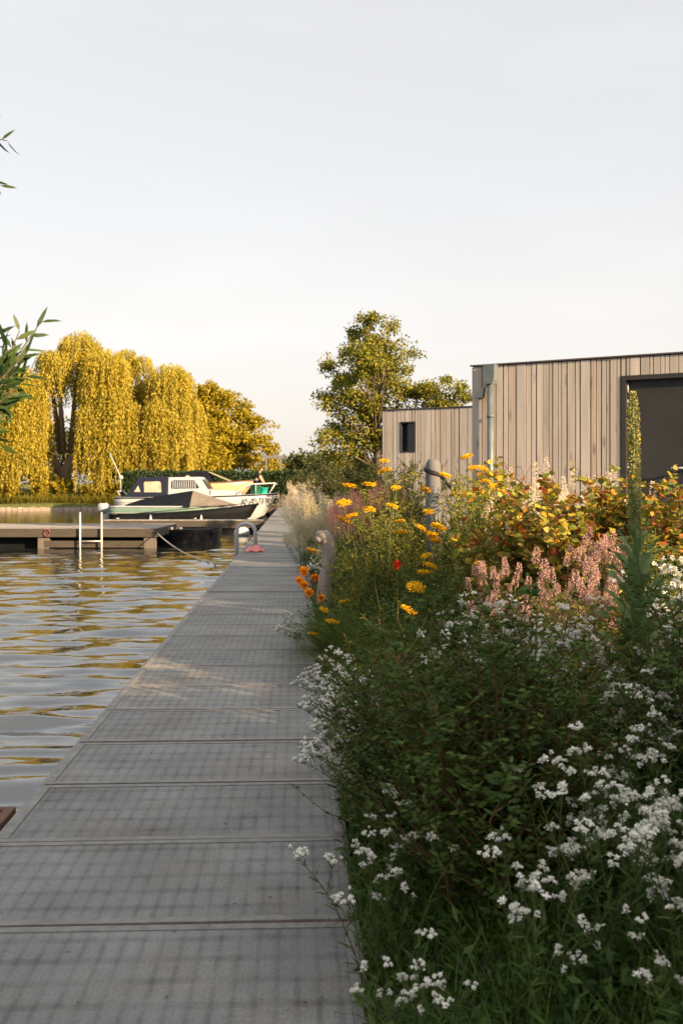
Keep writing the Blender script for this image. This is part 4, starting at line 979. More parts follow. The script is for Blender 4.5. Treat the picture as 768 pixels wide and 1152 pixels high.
# -- autumn coloured shrub with big leaves
br = shrub('autumn_shrub', 'large shrub with green, yellow and red leaves behind the pink spikes', 'shrub', 1.05, .46, 18, 10, 8, .072, .052, 'bramble', group='autumn coloured shrubs', s0=.35)
place(br, XP(648, 6.5), 6.5, br['label'], 0, 1.12)
again(br, XP(610, 6.9), 6.9, 'autumn coloured shrub at the left, tallest top before the wall', 2, 1.22)
again(br, XP(700, 6.7), 6.7, 'autumn coloured shrub behind the mullein spike', 4, 1.08)
again(br, XP(765, 6.4), 6.4, 'autumn coloured shrub with long twig in front of the door at right', 5, 1.0)
# -- cream feathery plants behind
FE = [spike_mesh(.20, .030, 150, 'plume_cream', .8, .016, .006), spike_mesh(.26, .034, 180, 'plume_cream', .8, .016, .006)]
FP = [spike_mesh(.20, .03, 130, 'plume_pink', .8, .02, .007)]
FG = [spike_mesh(.16, .045, 120, 'plume_grey', .6, .02, .006)]
def plume_plant(h, n, rad, fe, lab, leafm='herb_gold', extra=1, grp='feathery plumed plants'):
    t_ = spike_plant(h, n, rad, fe, leafm, lab, 'plumed_plant', .05, .016, extra); t_['group'] = grp; return t_
cp = plume_plant(1.0, 18, .30, FE, '')
place(cp, XP(590, 7.6), 7.6, 'cream feathery plumed plant left behind the autumn shrub before the wall')
again(cp, XP(625, 7.8), 7.8, 'cream feathery plumed plant in the middle behind the autumn shrub', None, 1.02)
again(cp, XP(672, 7.4), 7.4, 'cream feathery plumed plant right before the door frame', None, .93)
again(cp, XP(700, 7.0), 7.0, 'cream feathery plumed plant just left of the mullein spike', None, .86)
# -- yellow yarrow
YH = []
for k in range(3):
    m_ = MB(); n_ = 170; rr_ = .056 * np.sqrt(rng.uniform(0, 1, n_)); az = rng.uniform(0, 6.28, n_)
    P = np.stack([rr_ * np.cos(az), rr_ * np.sin(az), .045 - 4.0 * rr_ ** 2 + rng.normal(0, .002, n_)], 1); m_.leaves4(P, rdir(n_, .1), np.tile([0, 0, 1.], (n_, 1)) + rng.normal(0, .25, (n_, 3)), .014, .012, 0, .1)
    m_.leaves4(P - [0, 0, .010], rdir(n_, -.2), np.tile([0, 0, 1.], (n_, 1)), .013, .012, 0, .1)
    for q in range(9): a_ = q * .7; m_.tube([(0, 0, 0), (.035 * math.cos(a_), .035 * math.sin(a_), .032)], .0014, 3, 1, False)
    YH.append(m_.mesh('flower_head', [M['petal_yellow'], M['stem']]))
def yarrow(heads, lab):
    """heads: list of (X, Y, Z) in the world; the clump's root is under their middle"""
    c_ = np.mean([(x, y) for x, y, z in heads], 0); g0 = gz(c_[0], c_[1])
    t_ = thing('yellow_yarrow', lab, 'flowering plant', (c_[0], c_[1], g0), 0, 'yellow yarrow clumps'); sm_, lm_ = MB(), MB()
    for x, y, z in heads:
        e_ = np.array([x - c_[0], y - c_[1], z - g0]); b_ = e_ * [.15, .3, 0] + np.array([rng.normal(.09, .03), rng.normal(0, .05), 0])
        md = b_ + (e_ - b_) * .55 + np.array([rng.normal(.03, .015), 0, 0]); pts = np.array([b_, (b_ + md) / 2 + [.01, 0, 0], md, (md + e_) / 2, e_])
        sm_.tube(pts, [.0055, .005, .0045, .004, .0035], 5, 0, False); leafy(lm_, pts, 30, .075, .016, .05, .5, 6)
        o = obj('flower_head', YH[rng.integers(3)], None, t_, tuple(e_)); o.rotation_euler = (rng.normal(0, .22), rng.normal(0, .22), rng.uniform(0, 6)); q = rng.uniform(.7, 1.15); o.scale = (q, q, q * .85)
    for i in range(40):
        pts = stem_curve((rng.normal(0, .10), rng.normal(0, .10), 0), rng.uniform(0, 6.28), rng.uniform(.05, .3), rng.uniform(.3, .75), 5, .01); leafy(lm_, pts, 16, .07, .014, .1, .5, 6)
    obj('stems', sm_, M['stem'], t_); obj('leaves', lm_, M['herb'], t_); return t_
def H(*l): return [(XP(px, Y), Y, ZP(py, Y)) for px, py, Y in l]
yarrow(H((433, 521, 8.6), (433, 533, 8.8), (415, 549, 8.5), (445, 551, 8.9), (393, 550, 8.3)), 'tall yellow yarrow clump left of the strapped post')
yarrow(H((387, 569, 8.2), (415, 576, 8.0), (385, 588, 8.2), (396, 584, 8.3), (440, 572, 8.4)), 'yellow yarrow clump nearest the walkway above the driftwood stump')
yarrow(H((450, 589, 8.0), (450, 603, 7.9), (472, 596, 8.3), (350, 622, 10.5)), 'small yellow yarrow clump left below the strapped post')
yarrow(H((491, 596, 7.8), (485, 607, 7.7), (490, 612, 7.6), (480, 628, 7.5), (484, 604, 7.9)), 'low yellow yarrow clump with crowded heads under the strapped post')
yarrow(H((477, 648, 7.2), (467, 664, 7.0), (482, 640, 7.3), (529, 630, 7.2), (458, 690, 6.5)), 'lowest yellow yarrow clump left of the pink spikes')
yarrow(H((525, 517, 8.8), (532, 529, 8.8), (499, 538, 8.4), (478, 554, 8.6), (541, 530, 9.0)), 'tallest yellow yarrow clump right of the strapped post')
yarrow(H((527, 561, 8.3), (545, 545, 8.6), (556, 550, 8.5), (512, 558, 8.6), (538, 556, 8.4), (556, 574, 8.2), (482, 578, 8.4)), 'yellow yarrow clump in front of the hammock')
yarrow(H((560, 541, 8.9), (572, 538, 9.0), (549, 562, 8.5), (565, 556, 8.6)), 'yellow yarrow clump left of the cream plumes before the downpipe')
yarrow(H((363, 688, 8.0), (373, 703, 7.8), (388, 680, 8.2), (352, 716, 7.9)), 'sparse low yellow flowered clump in the grass tuft')

# -- marigolds
MG = MB(); n_ = 90; a_ = rng.uniform(0, 6.28, n_); rr_ = rng.uniform(0, 1, n_)
P = np.stack([.010 * rr_ * np.cos(a_), .010 * rr_ * np.sin(a_), .02 * (1 - rr_)], 1); MG.leaves6(P, nrm(np.stack([np.cos(a_), np.sin(a_), 1.5 * (1 - rr_)], 1)), np.stack([0*a_, 0*a_, 1+0*a_], 1) + rng.normal(0, .2, (n_, 3)), .038, .016, 0, .3)
MGm = MG.mesh('flower_head', [M['petal_orange']])
def marigold(heads, lab):
    c_ = np.mean([(x, y) for x, y, z in heads], 0); g0 = max(gz(c_[0], c_[1]), .04); bx = max(c_[0], edgeR(c_[1]) + .08)
    t_ = thing('marigold', lab, 'flowering plant', (bx, c_[1], g0), 0, 'orange marigolds'); sm_, lm_ = MB(), MB()
    for x, y, z in heads:
        e_ = np.array([x - bx, y - c_[1], z - g0]); pts = np.array([(0, 0, 0), e_ * [.3, .3, .5], e_ * [.8, .8, .85], e_]); sm_.tube(pts, .003, 4, 0, False); leafy(lm_, pts, 26, .08, .022, .1, .4)
        o = obj('flower_head', MGm, None, t_, tuple(e_)); o.rotation_euler = (rng.normal(.4, .2), rng.normal(-.2, .2), 0); q = rng.uniform(.95, 1.25); o.scale = (q, q, q)
    for i in range(16):
        pts = stem_curve((rng.normal(0, .05), rng.normal(0, .05), 0), rng.uniform(0, 6.28), .2, rng.uniform(.2, .45), 5, .01); leafy(lm_, pts, 16, .09, .025, .1, .3)
    obj('stems', sm_, M['stem'], t_); obj('leaves', lm_, M['herb'], t_)
marigold(H((342, 644, 9.6), (337, 654, 9.5), (342, 659, 9.4), (355, 652, 9.6)), 'upper orange marigold with four blooms hanging over the walkway edge')
marigold(H((348, 668, 9.2), (361, 674, 9.0)), 'lower orange marigold with two blooms at the walkway edge')
# red pinhead flower
t_ = thing('red_flower', 'single small red flower among the leaves left of centre', 'flower', (XP(447, 8.4), 8.4, gz(XP(447, 8.4), 8.4)))
hz_ = ZP(636, 8.4) - t_.location.z
obj('stem', MB().tube([(0, 0, 0), (0, .01, hz_)], .003, 5), M['stem'], t_); o = obj('flower_head', MGm.copy(), None, t_, (0, .01, hz_)); o.data.materials[0] = leafmat('red_petals', [(.5, .02, .02), (.6, .04, .02)], .2, 0); o.scale = (.9, .9, .9); o.rotation_euler = (.8, 0, 0)

# -- grass tufts
def tuft(h, n, rad, mat, lab, W_=.004, cat='grass tuft', nm='grass_tuft', lean=1.0):
    t_ = thing(nm, lab, cat, (0, 0, 0), 0, 'ornamental grass tufts'); m_ = MB()
    P = np.stack([rng.normal(0, rad * .3, n), rng.normal(0, rad * .3, n), np.zeros(n)], 1); m_.blades(P, rdir(n, 1.1 / lean), h * rng.uniform(.6, 1.1, n), W_, rng.uniform(.15, .8, n), 0, 5); obj('blades', m_, mat, t_); return t_
gt = tuft(.62, 1300, .20, M['grass_dark'], ''); place(gt, XP(392, 8.0), 8.0, 'large arching grass tuft at the walkway edge below the marigolds', None, 1.05)
again(gt, XP(430, 7.4), 7.4, 'arching grass tuft right of the largest one', None, .95)
again(gt, XP(372, 9.0), 9.0, 'arching grass tuft behind the largest one', None, .85)
again(gt, XP(530, 6.3), 6.3, 'arching grass tuft in front of the yellow yarrow left of the pink spikes', None, .7)
again(gt, XP(455, 6.6), 6.6, 'arching grass tuft behind the dark shrub top', None, .6)
again(gt, XP(745, 5.4), 5.4, 'arching grass tuft right behind the mullein', None, 1.0)

# -- green perennials filling the middle of the bed
fp = [shrub('leafy_perennial', '', 'plant', .85, .32, 24, 7, 14, .050, .014, 'herb', 'stem', 'leafy green perennials'), shrub('leafy_perennial', '', 'plant', 1.05, .32, 24, 8, 14, .042, .016, 'herb_gold', 'stem', 'leafy green perennials')]
fill = [(0, 420, 9.3, .95, 'leafy green perennial behind the grass tufts near the stump'), (1, 445, 8.8, 1.0, 'bright perennial under the tall yellow yarrow'), (0, 470, 7.9, .80, 'leafy green perennial below the strapped post'),
 (1, 540, 8.9, 1.22, 'bright yellow green perennial right of the strapped post'), (1, 545, 8.3, 1.2, 'bright yellow green perennial in front of the bench'), (1, 530, 7.4, .92, 'bright yellow green perennial left of the autumn shrub'),
 (1, 570, 7.4, .95, 'bright yellow green perennial touching the autumn shrub'), (0, 505, 7.2, .82, 'leafy green perennial left of the pink spikes'), (0, 560, 6.4, .7, 'leafy green perennial behind the left pink spikes'),
 (0, 500, 6.0, .45, 'leafy green perennial behind the dark shrub'), (1, 450, 11.5, 1.38, 'bright perennial left of the strapped post before the annex'), (1, 462, 12.6, 1.45, 'bright perennial under the annex window'),
 (0, 400, 10.4, .9, 'leafy green perennial right of the driftwood stump'), (0, 740, 5.9, .95, 'leafy green perennial at the right edge behind the mullein'), (0, 765, 7.6, .8, 'leafy green perennial below the door handle'),
 (1, 730, 6.0, .75, 'bright perennial right of the pink spikes behind the mullein'), (0, 385, 11.8, .9, 'leafy green perennial directly behind the driftwood stump'), (1, 425, 13.4, 1.45, 'bright perennial far left before the annex corner'),
 (1, 425, 9.9, 1.1, 'bright perennial between the tall yarrow and the post'), (1, 552, 9.6, 1.25, 'bright perennial just behind the strapped post'), (1, 470, 8.6, .7, 'bright perennial hiding the foot of the strapped post'),
 (1, 590, 8.2, 1.0, 'bright perennial under the cream plumes'), (1, 555, 6.9, .85, 'bright perennial left in front of the autumn shrub'), (1, 405, 8.9, .78, 'bright perennial right of the grass tuft near the walkway'),
 (1, 600, 4.9, .72, 'bright perennial under the left pink spikes'), (1, 650, 4.6, .70, 'bright perennial under the middle pink spikes')]
used = set()
for k, px, Y, s_, lab in fill:
    X = XP(px, Y)
    if k in used: again(fp[k], X, Y, lab, None, s_)
    else: used.add(k); place(fp[k], X, Y, lab, None, s_)

# -- far part of the bed: pale plumes, pink plumes, shrubs
pg = spike_plant(.85, 22, .36, FG, 'grass_dark', '', 'plumed_plant', .09, .012, 3); pg['group'] = 'feathery plumed plants'
pk = spike_plant(.92, 20, .28, FP, 'herb', '', 'plumed_plant', .06, .016, 3); pk['group'] = 'feathery plumed plants'
cr_ = spike_plant(.85, 24, .40, FE, 'plume_grey', '', 'plumed_plant', .09, .012, 2); cr_['group'] = 'feathery plumed plants'
place(pg, XP(352, 14.5), 14.5, 'pale feathery grass plant beyond the driftwood stump')
place(pk, XP(398, 13.2), 13.2, 'pink plumed plant behind the yarrow, left one', None, 1.15)
place(cr_, XP(345, 19.5), 19.5, 'cream plumed plant at the bend of the walkway edge, nearest of the far ones')
again(pk, XP(418, 12.8), 12.8, 'pink plumed plant behind the yarrow, middle one', None, 1.2)
again(pk, XP(438, 13.2), 13.2, 'pink plumed plant behind the yarrow, right one', None, 1.15)
for i, (px, Y, s_, src, lab) in enumerate([(372, 14.0, 1.05, pg, 'pale feathery grass plant between stump and pink plumes'), (340, 17.0, 1.0, pg, 'pale feathery grass plant on the walkway edge further back'), (362, 17.5, 1.2, pg, 'tall pale feathery grass plant in the middle distance'),
        (385, 16.0, 1.2, pg, 'pale feathery grass plant behind the pink plumes'), (338, 23.5, 1.15, cr_, 'cream plumed plant second along the far walkway edge'), (352, 22.0, 1.35, cr_, 'cream plumed plant set back behind the second far one'), (334, 29, 1.25, cr_, 'cream plumed plant third along the far walkway edge'),
        (345, 30, 1.5, cr_, 'tall cream plumed plant set back in the far bed'), (331, 37, 1.4, cr_, 'cream plumed plant fourth along the far walkway edge'), (337, 47, 1.6, cr_, 'farthest cream plumed plant near the end of the walkway'), (340, 38, 1.6, pg, 'farthest pale feathery grass plant in the bed')]):
    again(src, XP(px, Y), Y, lab, None, s_)
fs = shrub('garden_shrub', '', 'shrub', 1.9, .95, 26, 10, 14, .11, .05, 'far_green', group='far garden shrubs', kind=4)
place(fs, XP(385, 27), 27, 'rounded garden shrub in the far bed left of the tree')
for px, Y, s_, lab in [(362, 30, 1.05, 'garden shrub in the far bed behind the cream plumes'), (400, 24, 1.0, 'garden shrub under the tree left of the annex'), (425, 22, 1.05, 'garden shrub in front of the tree trunk'), (350, 40, 1.1, 'low garden shrub far down the bed'), (372, 44, 1.3, 'far garden shrub before the distant trees'), (340, 56, 1.0, 'farthest garden shrub at the end of the bed')]:
    again(fs, XP(px, Y), Y, lab, None, s_)

# ------------------------------------------------------------------ trees
def tree(name, label, loc, h, crown, mat, trunk_h, ncl, per, lsz, bark='bark', clr=.45, limb=14, extra=None, cat='tree', group=None):
    """crown: function(n) -> cluster centres in local space"""
    t_ = thing(name, label, cat, loc, 0, group)
    Cc = crown(ncl); tk = MB(); top = np.array([0, 0, h * .82])
    tp = np.array([(0, 0, -.2), (.03, .02, h * .2), (-.04, .03, h * .4), (.03, 0, h * .62), top]); r0 = h * .022
    tk.tube(tp, [r0 * 1.2, r0, r0 * .75, r0 * .45, r0 * .12], 9)
    for c_ in Cc[rng.choice(len(Cc), min(limb * 3, len(Cc)), replace=False)]:
        s_ = np.clip(c_[2] / h * .75, .12, .9); P, T = along(tp, s_); P = P[0]; md = P + (c_ - P) * .5 + np.array([0, 0, -.06 * np.linalg.norm(c_ - P)])
        tk.tube([P, md, c_], [r0 * .35, r0 * .18, r0 * .05], 5, 0, False)
    obj('trunk', tk, M[bark], t_)
    m_ = MB(); n = len(Cc) * per; ctr = np.repeat(Cc, per, 0)
    rad = np.repeat(rng.uniform(.55, 1.25, len(Cc)), per)[:, None] * clr
    off = rdir(n) * rng.uniform(0, 1, (n, 1)) ** .45 * rad * [1, 1, .62]; P = ctr + off
    m_.leaves4(P, nrm(off * 1.0 + rng.normal(0, .5 * clr, (n, 3)) + [0, 0, -.1]), rdir(n, .9), lsz * rng.uniform(.7, 1.3, n), lsz * .62 * rng.uniform(.7, 1.2, n), 0, .15)
    obj('crown', m_, M[mat], t_)
    return t_
def cone_crown(z0, z1, r, skew=0.0, pw=.8, low=.0):
    def f(n):
        s_ = rng.uniform(0, 1, n) ** 1.15; az = rng.uniform(0, 6.28, n); R_ = r * (1 - s_) ** pw * (low + (1 - low) * np.clip(s_ * 6 + .45, 0, 1)) * (1 + .22 * np.sin(az * 3 + s_ * 9))
        q = np.sqrt(rng.uniform(.05, 1, n)); return np.stack([R_ * q * np.cos(az) + skew * s_, R_ * q * np.sin(az), z0 + (z1 - z0) * s_ + rng.normal(0, .1, n)], 1)
    return f
def ell_crown(cx, cz, rx, ry, rz):
    def f(n):
        v = rdir(n) * rng.uniform(.35, 1, (n, 1)) ** .5; v *= (1 + .15 * np.sin(v[:, :1] * 7 + 1) + .12 * np.cos(v[:, 2:] * 6)); return v * [rx, ry, rz] + [cx, 0, cz]
    return f
def lobe_crown(lobes, px0, Y, z0, flat=.8):
    k = Y / FPX; lb = [((px - px0) * k, 1.5 + (545 - py) * k - z0, r_ * k) for px, py, r_ in lobes]; wts = np.array([q[2] ** 2 for q in lb]); wts /= wts.sum()
    dl_ = [rng.normal(0, .5) for q in lb]
    def f(n):
        ii = rng.choice(len(lb), n, p=wts); v = rdir(n) * rng.uniform(0, 1, (n, 1)) ** .4
        return np.array([[lb[i][0] + v[j][0] * lb[i][2] * 1.0 + rng.normal(0, .05), dl_[i] + v[j][1] * lb[i][2] * 1.2, lb[i][1] + v[j][2] * lb[i][2] * flat + rng.normal(0, .05)] for j, i in enumerate(ii)])
    return f
L1 = [(417,357,11),(438,367,9),(404,373,11),(424,387,17),(396,396,13),(449,384,7),(440,402,14),(466,394,8),(410,412,21),(370,411,7),(383,421,11),(431,421,21),(458,413,8),(395,434,19),(446,439,18),(474,441,11),(366,453,8),(381,457,13),(411,457,23),(441,466,18),(361,491,9),(376,486,13),(396,487,19),(421,491,19),(366,501,7),(386,511,15),(406,516,15),(440,500,16),(462,470,12)]
L2 = [(500,427,8),(487,437,9),(512,439,9),(495,452,14),(516,455,10),(480,456,11),(524,446,6),(500,475,16)]
L3 = [(235,441,11),(251,448,16),(224,457,14),(270,463,15),(286,476,9),(240,480,27),(270,494,22),(292,499,8),(214,492,16),(250,512,26),(280,518,14),(303,482,5),(222,520,14)]
TY = 26.0
tree('broadleaf_tree', 'pointed green tree behind the annex of the timber building', (XP(425, TY), TY, .4), 5.8, lobe_crown(L1, 425, TY, .4), 'tree_green', 1, 400, 66, .085, clr=.27, limb=16)
tree('broadleaf_tree', 'smaller sparse tree showing above the annex roof, right of the pointed tree', (XP(500, 25), 25, .5), 4.0, lobe_crown(L2, 500, 25, .5), 'tree_green', 1, 95, 45, .08, clr=.24, limb=12)
BYY = 87
kx = BYY / FPX
tree('broadleaf_tree', 'broad golden green tree right of the willow behind the boats', (XP(252, BYY), BYY, .7), 9.2, lobe_crown(L3, 252, BYY, .7), 'tree_gold', 1, 330, 80, .28, clr=.75, limb=14)
tree('broadleaf_tree', 'golden tree lower beside the willow, in front of the broad tree', (XP(215, 84), 84, .7), 6.4, ell_crown(0, 3.4, 2.6, 2.0, 3.0), 'tree_gold', 1, 110, 70, .30, clr=.8)
tree('copper_tree', 'small copper red tree showing between willow and broad tree', (XP(236, 90), 90, .7), 8.6, ell_crown(0, 7.3, 1.3, 1.2, 1.1), 'red_leaf', 1, 26, 60, .3, clr=.6)
tree('broadleaf_tree', 'thin sunlit tree beside the timber pergola', (XP(304, 84), 84, .7), 5.2, cone_crown(.8, 5.1, 1.0, 0, .5), 'tree_gold', 1, 50, 50, .22, clr=.45)
for i, (px, Y, h_, rx, lab) in enumerate([(345, 120, 4.6, 4.2, 'distant green tree left of centre behind the hedge end'), (362, 135, 5.2, 4.0, 'distant green tree in the middle behind the far bed'), (385, 110, 4.4, 3.6, 'distant green tree just left of the pointed tree'), (327, 140, 4.2, 4.0, 'distant low tree above the end of the walkway'),
        (-20, 100, 8, 6, 'distant tree behind the willow at far left'), (120, 100, 8, 7, 'distant tree hidden behind the willow'), (50, 98, 7, 5, 'distant tree seen through the gap by the willow trunk'), (185, 99, 7, 6, 'distant tree behind the right half of the willow'), (560, 60, 3.0, 4, 'tree behind the timber building, farther left'), (820, 55, 3.0, 4, 'tree behind the timber building at far right')]):
    tree('distant_tree', lab, (XP(px, Y), Y, .6), h_, ell_crown(0, h_ * .52, rx, 3, h_ * .48), 'far_green', 1, 60, 60, .5, clr=1.2, group='distant trees')

# the willow
def willow(label, loc, domes, trunkpts):
    t_ = thing('weeping_willow', label, 'tree', loc); tk = MB()
    for pts, rs in trunkpts: tk.tube(pts, rs, 10)
    m_ = MB(); LP, LD = [], []
    for cx, cy, cz, r_, ns, hang in domes:
        tk.tube([(cx * .3, cy * .3, 3.5), (cx * .7, cy * .7, (cz + 3.5) / 2 + 1), (cx, cy, cz)], [.28, .17, .06], 7)
        v = rdir(ns, .35); v[:, 2] = np.abs(v[:, 2]); S = v * r_ * rng.uniform(.72, 1.06, (ns, 1)) * [1, 1, .85] + [cx, cy, cz]
        for p, d in zip(S, v):
            # clumped strands: neighbours hang alike
            ang = math.atan2(d[1], d[0]); hl_ = hang * (.60 + .18 * math.sin(ang * 5 + cx) + .35 * rng.uniform()) * (.5 + .7 * (1 - d[2]))
            hl_ = min(max(hl_, .8), p[2] - .15 - rng.uniform(0, .6)); k = int(hl_ / .135) + 2; tt = np.linspace(0, 1, k)
            drift = .35 * (1 - np.exp(-3 * tt))
            Q = p + np.stack([d[0] * drift + .05 * np.sin(tt * 7 + p[0] * 9), d[1] * drift, -hl_ * tt + .12 * np.sin(tt * math.pi) * (1 - tt)], 1); Q += rng.normal(0, .045, Q.shape)
            LP.append(Q); LD.append(np.tile([d[0] * .3, d[1] * .3, -1.0], (k, 1)))
    P = np.concatenate(LP); D = nrm(np.concatenate(LD) + rng.normal(0, .42, (len(P), 3))); n = len(P)
    m_.leaves4(P, D, rdir(n), .28 * rng.uniform(.6, 1.3, n), .085 * rng.uniform(.7, 1.3, n), 0, .1)
    obj('trunk', tk, M['willow_bark'], t_); obj('crown', m_, M['willow'], t_); return t_
WY = 81.0; k_ = WY / FPX
def dm(px, py, rpx, ns, hang, dy=0): return ((px - 75) * k_, dy, 1.5 + (545 - py) * k_ - .6, rpx * k_, ns, hang)
willow('large golden weeping willow with leaning trunk on the far bank', (XP(75, WY), WY, .6),
  [dm(86, 390, 24, 380, 5.0, 1), dm(66, 408, 17, 230, 3.6, -.5), dm(28, 440, 32, 600, 8.5, -1.5), dm(124, 418, 27, 560, 10.5, -1.5), dm(106, 402, 17, 240, 5.0, .5), dm(166, 438, 17, 300, 6.5, .5), dm(194, 432, 26, 560, 8.5, -1), dm(217, 458, 11, 200, 4.5, 0),
   dm(152, 462, 13, 180, 5, -2.5), dm(-15, 430, 34, 520, 9, 0), dm(0, 470, 26, 360, 6, -2.5), dm(112, 468, 13, 220, 5, -3), dm(158, 408, 12, 130, 3, .5), dm(136, 452, 17, 300, 7.5, -2.8), dm(184, 464, 15, 260, 5.5, -2.6), dm(33, 470, 15, 260, 5.5, -2.8), dm(206, 482, 12, 190, 4, -2.5), dm(140, 398, 10, 110, 3, .8), dm(48, 400, 11, 120, 3, 1.2)],
  [([(-.9, 0, -.4), (-.3, 0, 1.6), (.8, 0, 3.4), (1.4, 0, 5.5), (1.2, 0, 8.5)], [.65, .5, .42, .3, .15]), ([(-.3, 0, 1.6), (-1.6, .3, 3.6), (-3.2, .5, 5.8)], [.4, .3, .15]), ([(.8, 0, 3.4), (3.5, .3, 5.2), (6.8, .4, 7.5)], [.35, .25, .12])])

# bank growth: long grass (stuff) and bushes under the willow
m_ = MB(); n_ = 26000; X = rng.uniform(-42, -13, n_); Y = 76.9 + rng.uniform(0, 1, n_) ** 1.5 * 9; Z = .0 + .07 * (Y - 76.5)
m_.blades(np.stack([X, Y, Z], 1), rdir(n_, 1.5), rng.uniform(.35, 1.1, n_), .07, rng.uniform(.1, .6, n_), 0, 2)
tag(obj('bank_grass', m_, M['grass_gold']), 'long golden grass growing on the far bank below the willow', 'grass', kind='stuff')
bk = shrub('bank_bush', '', 'shrub', 2.0, 1.2, 16, 8, 14, .30, .13, 'tree_gold', group='bushes on the far bank', kind=4)
place(bk, XP(45, 78.5), 78.5, 'green bush on the far bank left of the willow trunk', z=.1)
for px, Y, s_, lab in [(10, 78.2, .9, 'bush on the far bank at the left frame edge'), (100, 78.4, .8, 'bush on the far bank under the willow right of its trunk'), (130, 79, 1.0, 'bush on the far bank behind the slanting white mast'), (190, 80, 1.1, 'bush on the far bank behind the cruiser cabin'), (70, 79.5, 1.1, 'bush at the foot of the willow trunk')]:
    again(bk, XP(px, Y), Y, lab, None, s_, .1)

# hedge at the end of the walkway, pergola
def hedge(name, label, x0, x1, y0, y1, z0, z1, n, lsz, mat='hedge', wob=.08):
    t_ = thing(name, label, 'hedge', ((x0 + x1) / 2, (y0 + y1) / 2, z0)); hx_, hy_, hz_ = (x1 - x0) / 2, (y1 - y0) / 2, z1 - z0
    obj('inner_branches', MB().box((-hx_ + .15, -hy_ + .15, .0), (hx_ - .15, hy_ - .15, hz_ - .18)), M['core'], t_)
    P = rng.uniform(-1, 1, (n, 3)) * [hx_, hy_, 0] + [0, 0, 1] * rng.uniform(0, hz_, (n, 1)); f = rng.uniform(0, 1, n)
    a1, a2, a3 = 2*hx_*hz_, 2*hy_*hz_ , 2*hx_*2*hy_; tot = 2*a1 + 2*a2 + a3; c_ = np.cumsum([a1, a1, a2, a2, a3]) / tot
    s_ = np.searchsorted(c_, f); w_ = rng.normal(0, wob, n)
    P[s_ == 0, 1] = -hy_; P[s_ == 1, 1] = hy_; P[s_ == 2, 0] = -hx_; P[s_ == 3, 0] = hx_; P[s_ >= 4, 2] = hz_; P += rng.normal(0, wob, P.shape)
    P[:, 2] = np.maximum(P[:, 2] + .04 * np.sin(P[:, 0] * 3), 0.02)
    m_ = MB(); m_.leaves4(P, rdir(n, .4), rdir(n), lsz * rng.uniform(.6, 1.3, n), lsz * .6, 0, .15); obj('foliage', m_, M[mat], t_); return t_
hedge('hedge', 'long clipped dark green hedge across the end of the walkway', -15.5, -1.7, 70.4, 71.6, .15, 2.28, 30000, .16)
pgl = thing('pergola', 'small timber pergola standing above the hedge', 'pergola', (XP(307, 76), 76, .3))
for x in (-.58, .52): obj('post', MB().box((x, -.06, 0), (x + .13, .07, 3.2)), M['postwood'], pgl)
obj('beam', MB().box((-.85, -.08, 3.203), (.85, .09, 3.40)), M['postwood'], pgl)

# ------------------------------------------------------------------ the near willow whose twigs reach in at the left
nw = thing('near_willow', 'near willow at left whose dark twigs hang into view', 'tree', (-3.4, .9, -.15))
tk = MB(); lm_ = MB()
tk.tube([(0, 0, -.3), (.05, .05, 1.0), (.2, .2, 2.2), (.3, .5, 3.6), (.4, .8, 5.0)], [.14, .12, .10, .07, .03], 9)
def twig(p0, p1, p2, nl, L_=.082, W_=.015):
    p0, p1, p2 = map(np.array, (p0, p1, p2)); tt = np.linspace(0, 1, 7)[:, None]; pts = (1-tt)**2*p0 + 2*tt*(1-tt)*p1 + tt**2*p2
    tk.tube(pts, list(np.linspace(.006, .0015, 7)), 5, 0, False); s_ = np.linspace(.15, 1, nl); P, T = along(pts, s_)
    sd = nrm(np.cross(T, [0, 1, .2])); sg = np.where(np.arange(nl) % 2, 1, -1)[:, None]
    D = nrm(T + sd * sg * .75 + rng.normal(0, .3, (nl, 3))); lm_.leaves6(P, D, rdir(nl) + [0, -1.2, .3], L_ * rng.uniform(.7, 1.2, nl), W_ * rng.uniform(.8, 1.3, nl), 0, .25)
def wl_(px, py, Y): return np.array([XP(px, Y) + 3.4, Y - .9, ZP(py, Y) + .15])
limb = [((.2, .2, 2.0), (1.2, 1.6, 2.3), tuple(wl_(-14, 470, 3.3)))]
tk.tube([(.2, .2, 1.7), (1.0, 1.2, 1.9), tuple(wl_(-40, 470, 3.2))], [.06, .03, .012], 6)
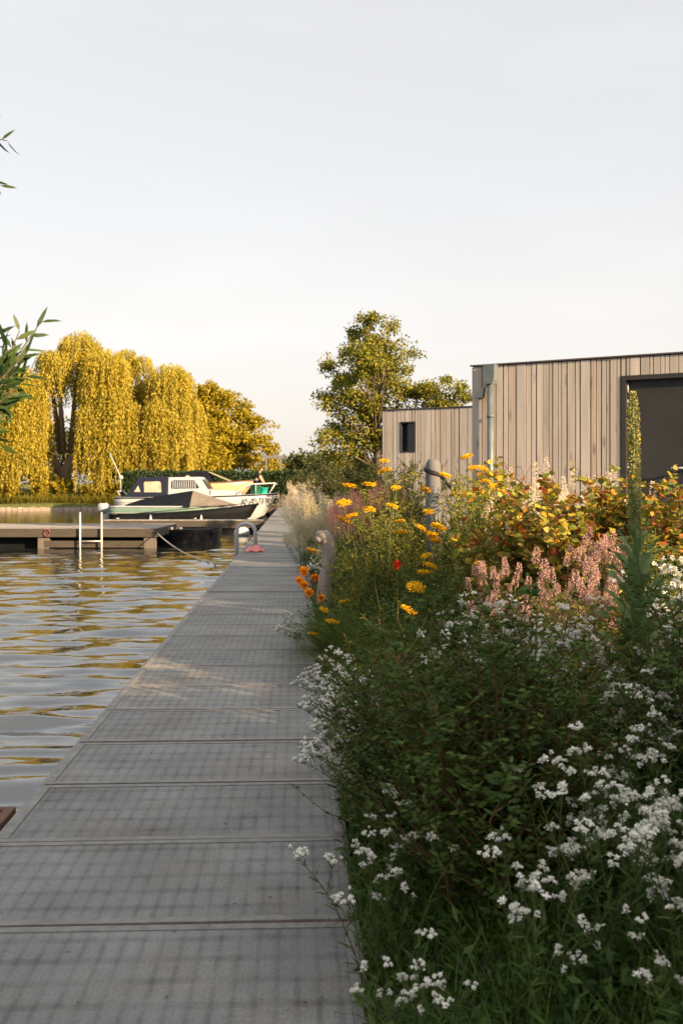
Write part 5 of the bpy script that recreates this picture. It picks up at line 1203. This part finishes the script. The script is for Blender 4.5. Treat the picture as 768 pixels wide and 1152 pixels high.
tk.tube([(.3, .5, 3.2), (1.0, 1.4, 3.3), tuple(wl_(-30, 180, 3.3))], [.05, .025, .008], 6)
for a_, b_, c_, n_ in [((-40, 470), (0, 430), (46, 362), 15), ((-40, 475), (-5, 440), (22, 372), 12), ((-40, 470), (5, 420), (30, 398), 12), ((-40, 478), (-10, 440), (8, 392), 14), ((-40, 480), (0, 450), (34, 418), 12), ((-40, 485), (-8, 460), (14, 440), 14),
        ((-40, 470), (-15, 430), (2, 400), 14), ((-40, 490), (-15, 480), (4, 470), 12), ((-40, 470), (-10, 445), (16, 420), 12), ((-40, 480), (-20, 470), (0, 500), 12), ((-50, 450), (-20, 420), (12, 410), 14), ((-50, 460), (-20, 450), (10, 455), 14), ((-50, 440), (-25, 400), (-2, 372), 12), ((-45, 470), (-20, 440), (20, 430), 14), ((-50, 440), (-15, 425), (6, 425), 14)]:
    Y = rng.uniform(3.1, 3.5); twig(wl_(*a_, 3.2), wl_(*b_, Y), wl_(*c_, Y), n_)
for a_, b_, c_, n_ in [((-30, 180), (-15, 150), (8, 158), 7), ((-30, 180), (-15, 200), (0, 208), 6), ((-30, 180), (-20, 160), (-4, 130), 6)]:
    twig(wl_(*a_, 3.3), wl_(*b_, 3.35), wl_(*c_, 3.35), n_, .06, .010)
for i in range(26):       # the rest of its crown, out of the frame
    a0 = rng.uniform(1.2, 5.6); p0 = np.array([-.2 + rng.uniform(-.3, .4), .3, 2.4 + rng.uniform(0, 2.4)]); p1 = p0 + [math.cos(a0) * .7, math.sin(a0) * .7, .4]; p2 = p0 + [math.cos(a0) * 1.2, math.sin(a0) * 1.0 - .3, -.5]
    twig(p0, p1, p2, 26)
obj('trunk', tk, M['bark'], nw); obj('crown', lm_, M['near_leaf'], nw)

# ------------------------------------------------------------------ unseen tall hedge, added behind the camera to shade the foreground
hedge('shade_hedge', 'unseen tall hedge added behind the viewpoint to shade the foreground', 5.0, 6.0, -9.0, 0.65, .3, 2.95, 28000, .13, 'herb_dark', .14)
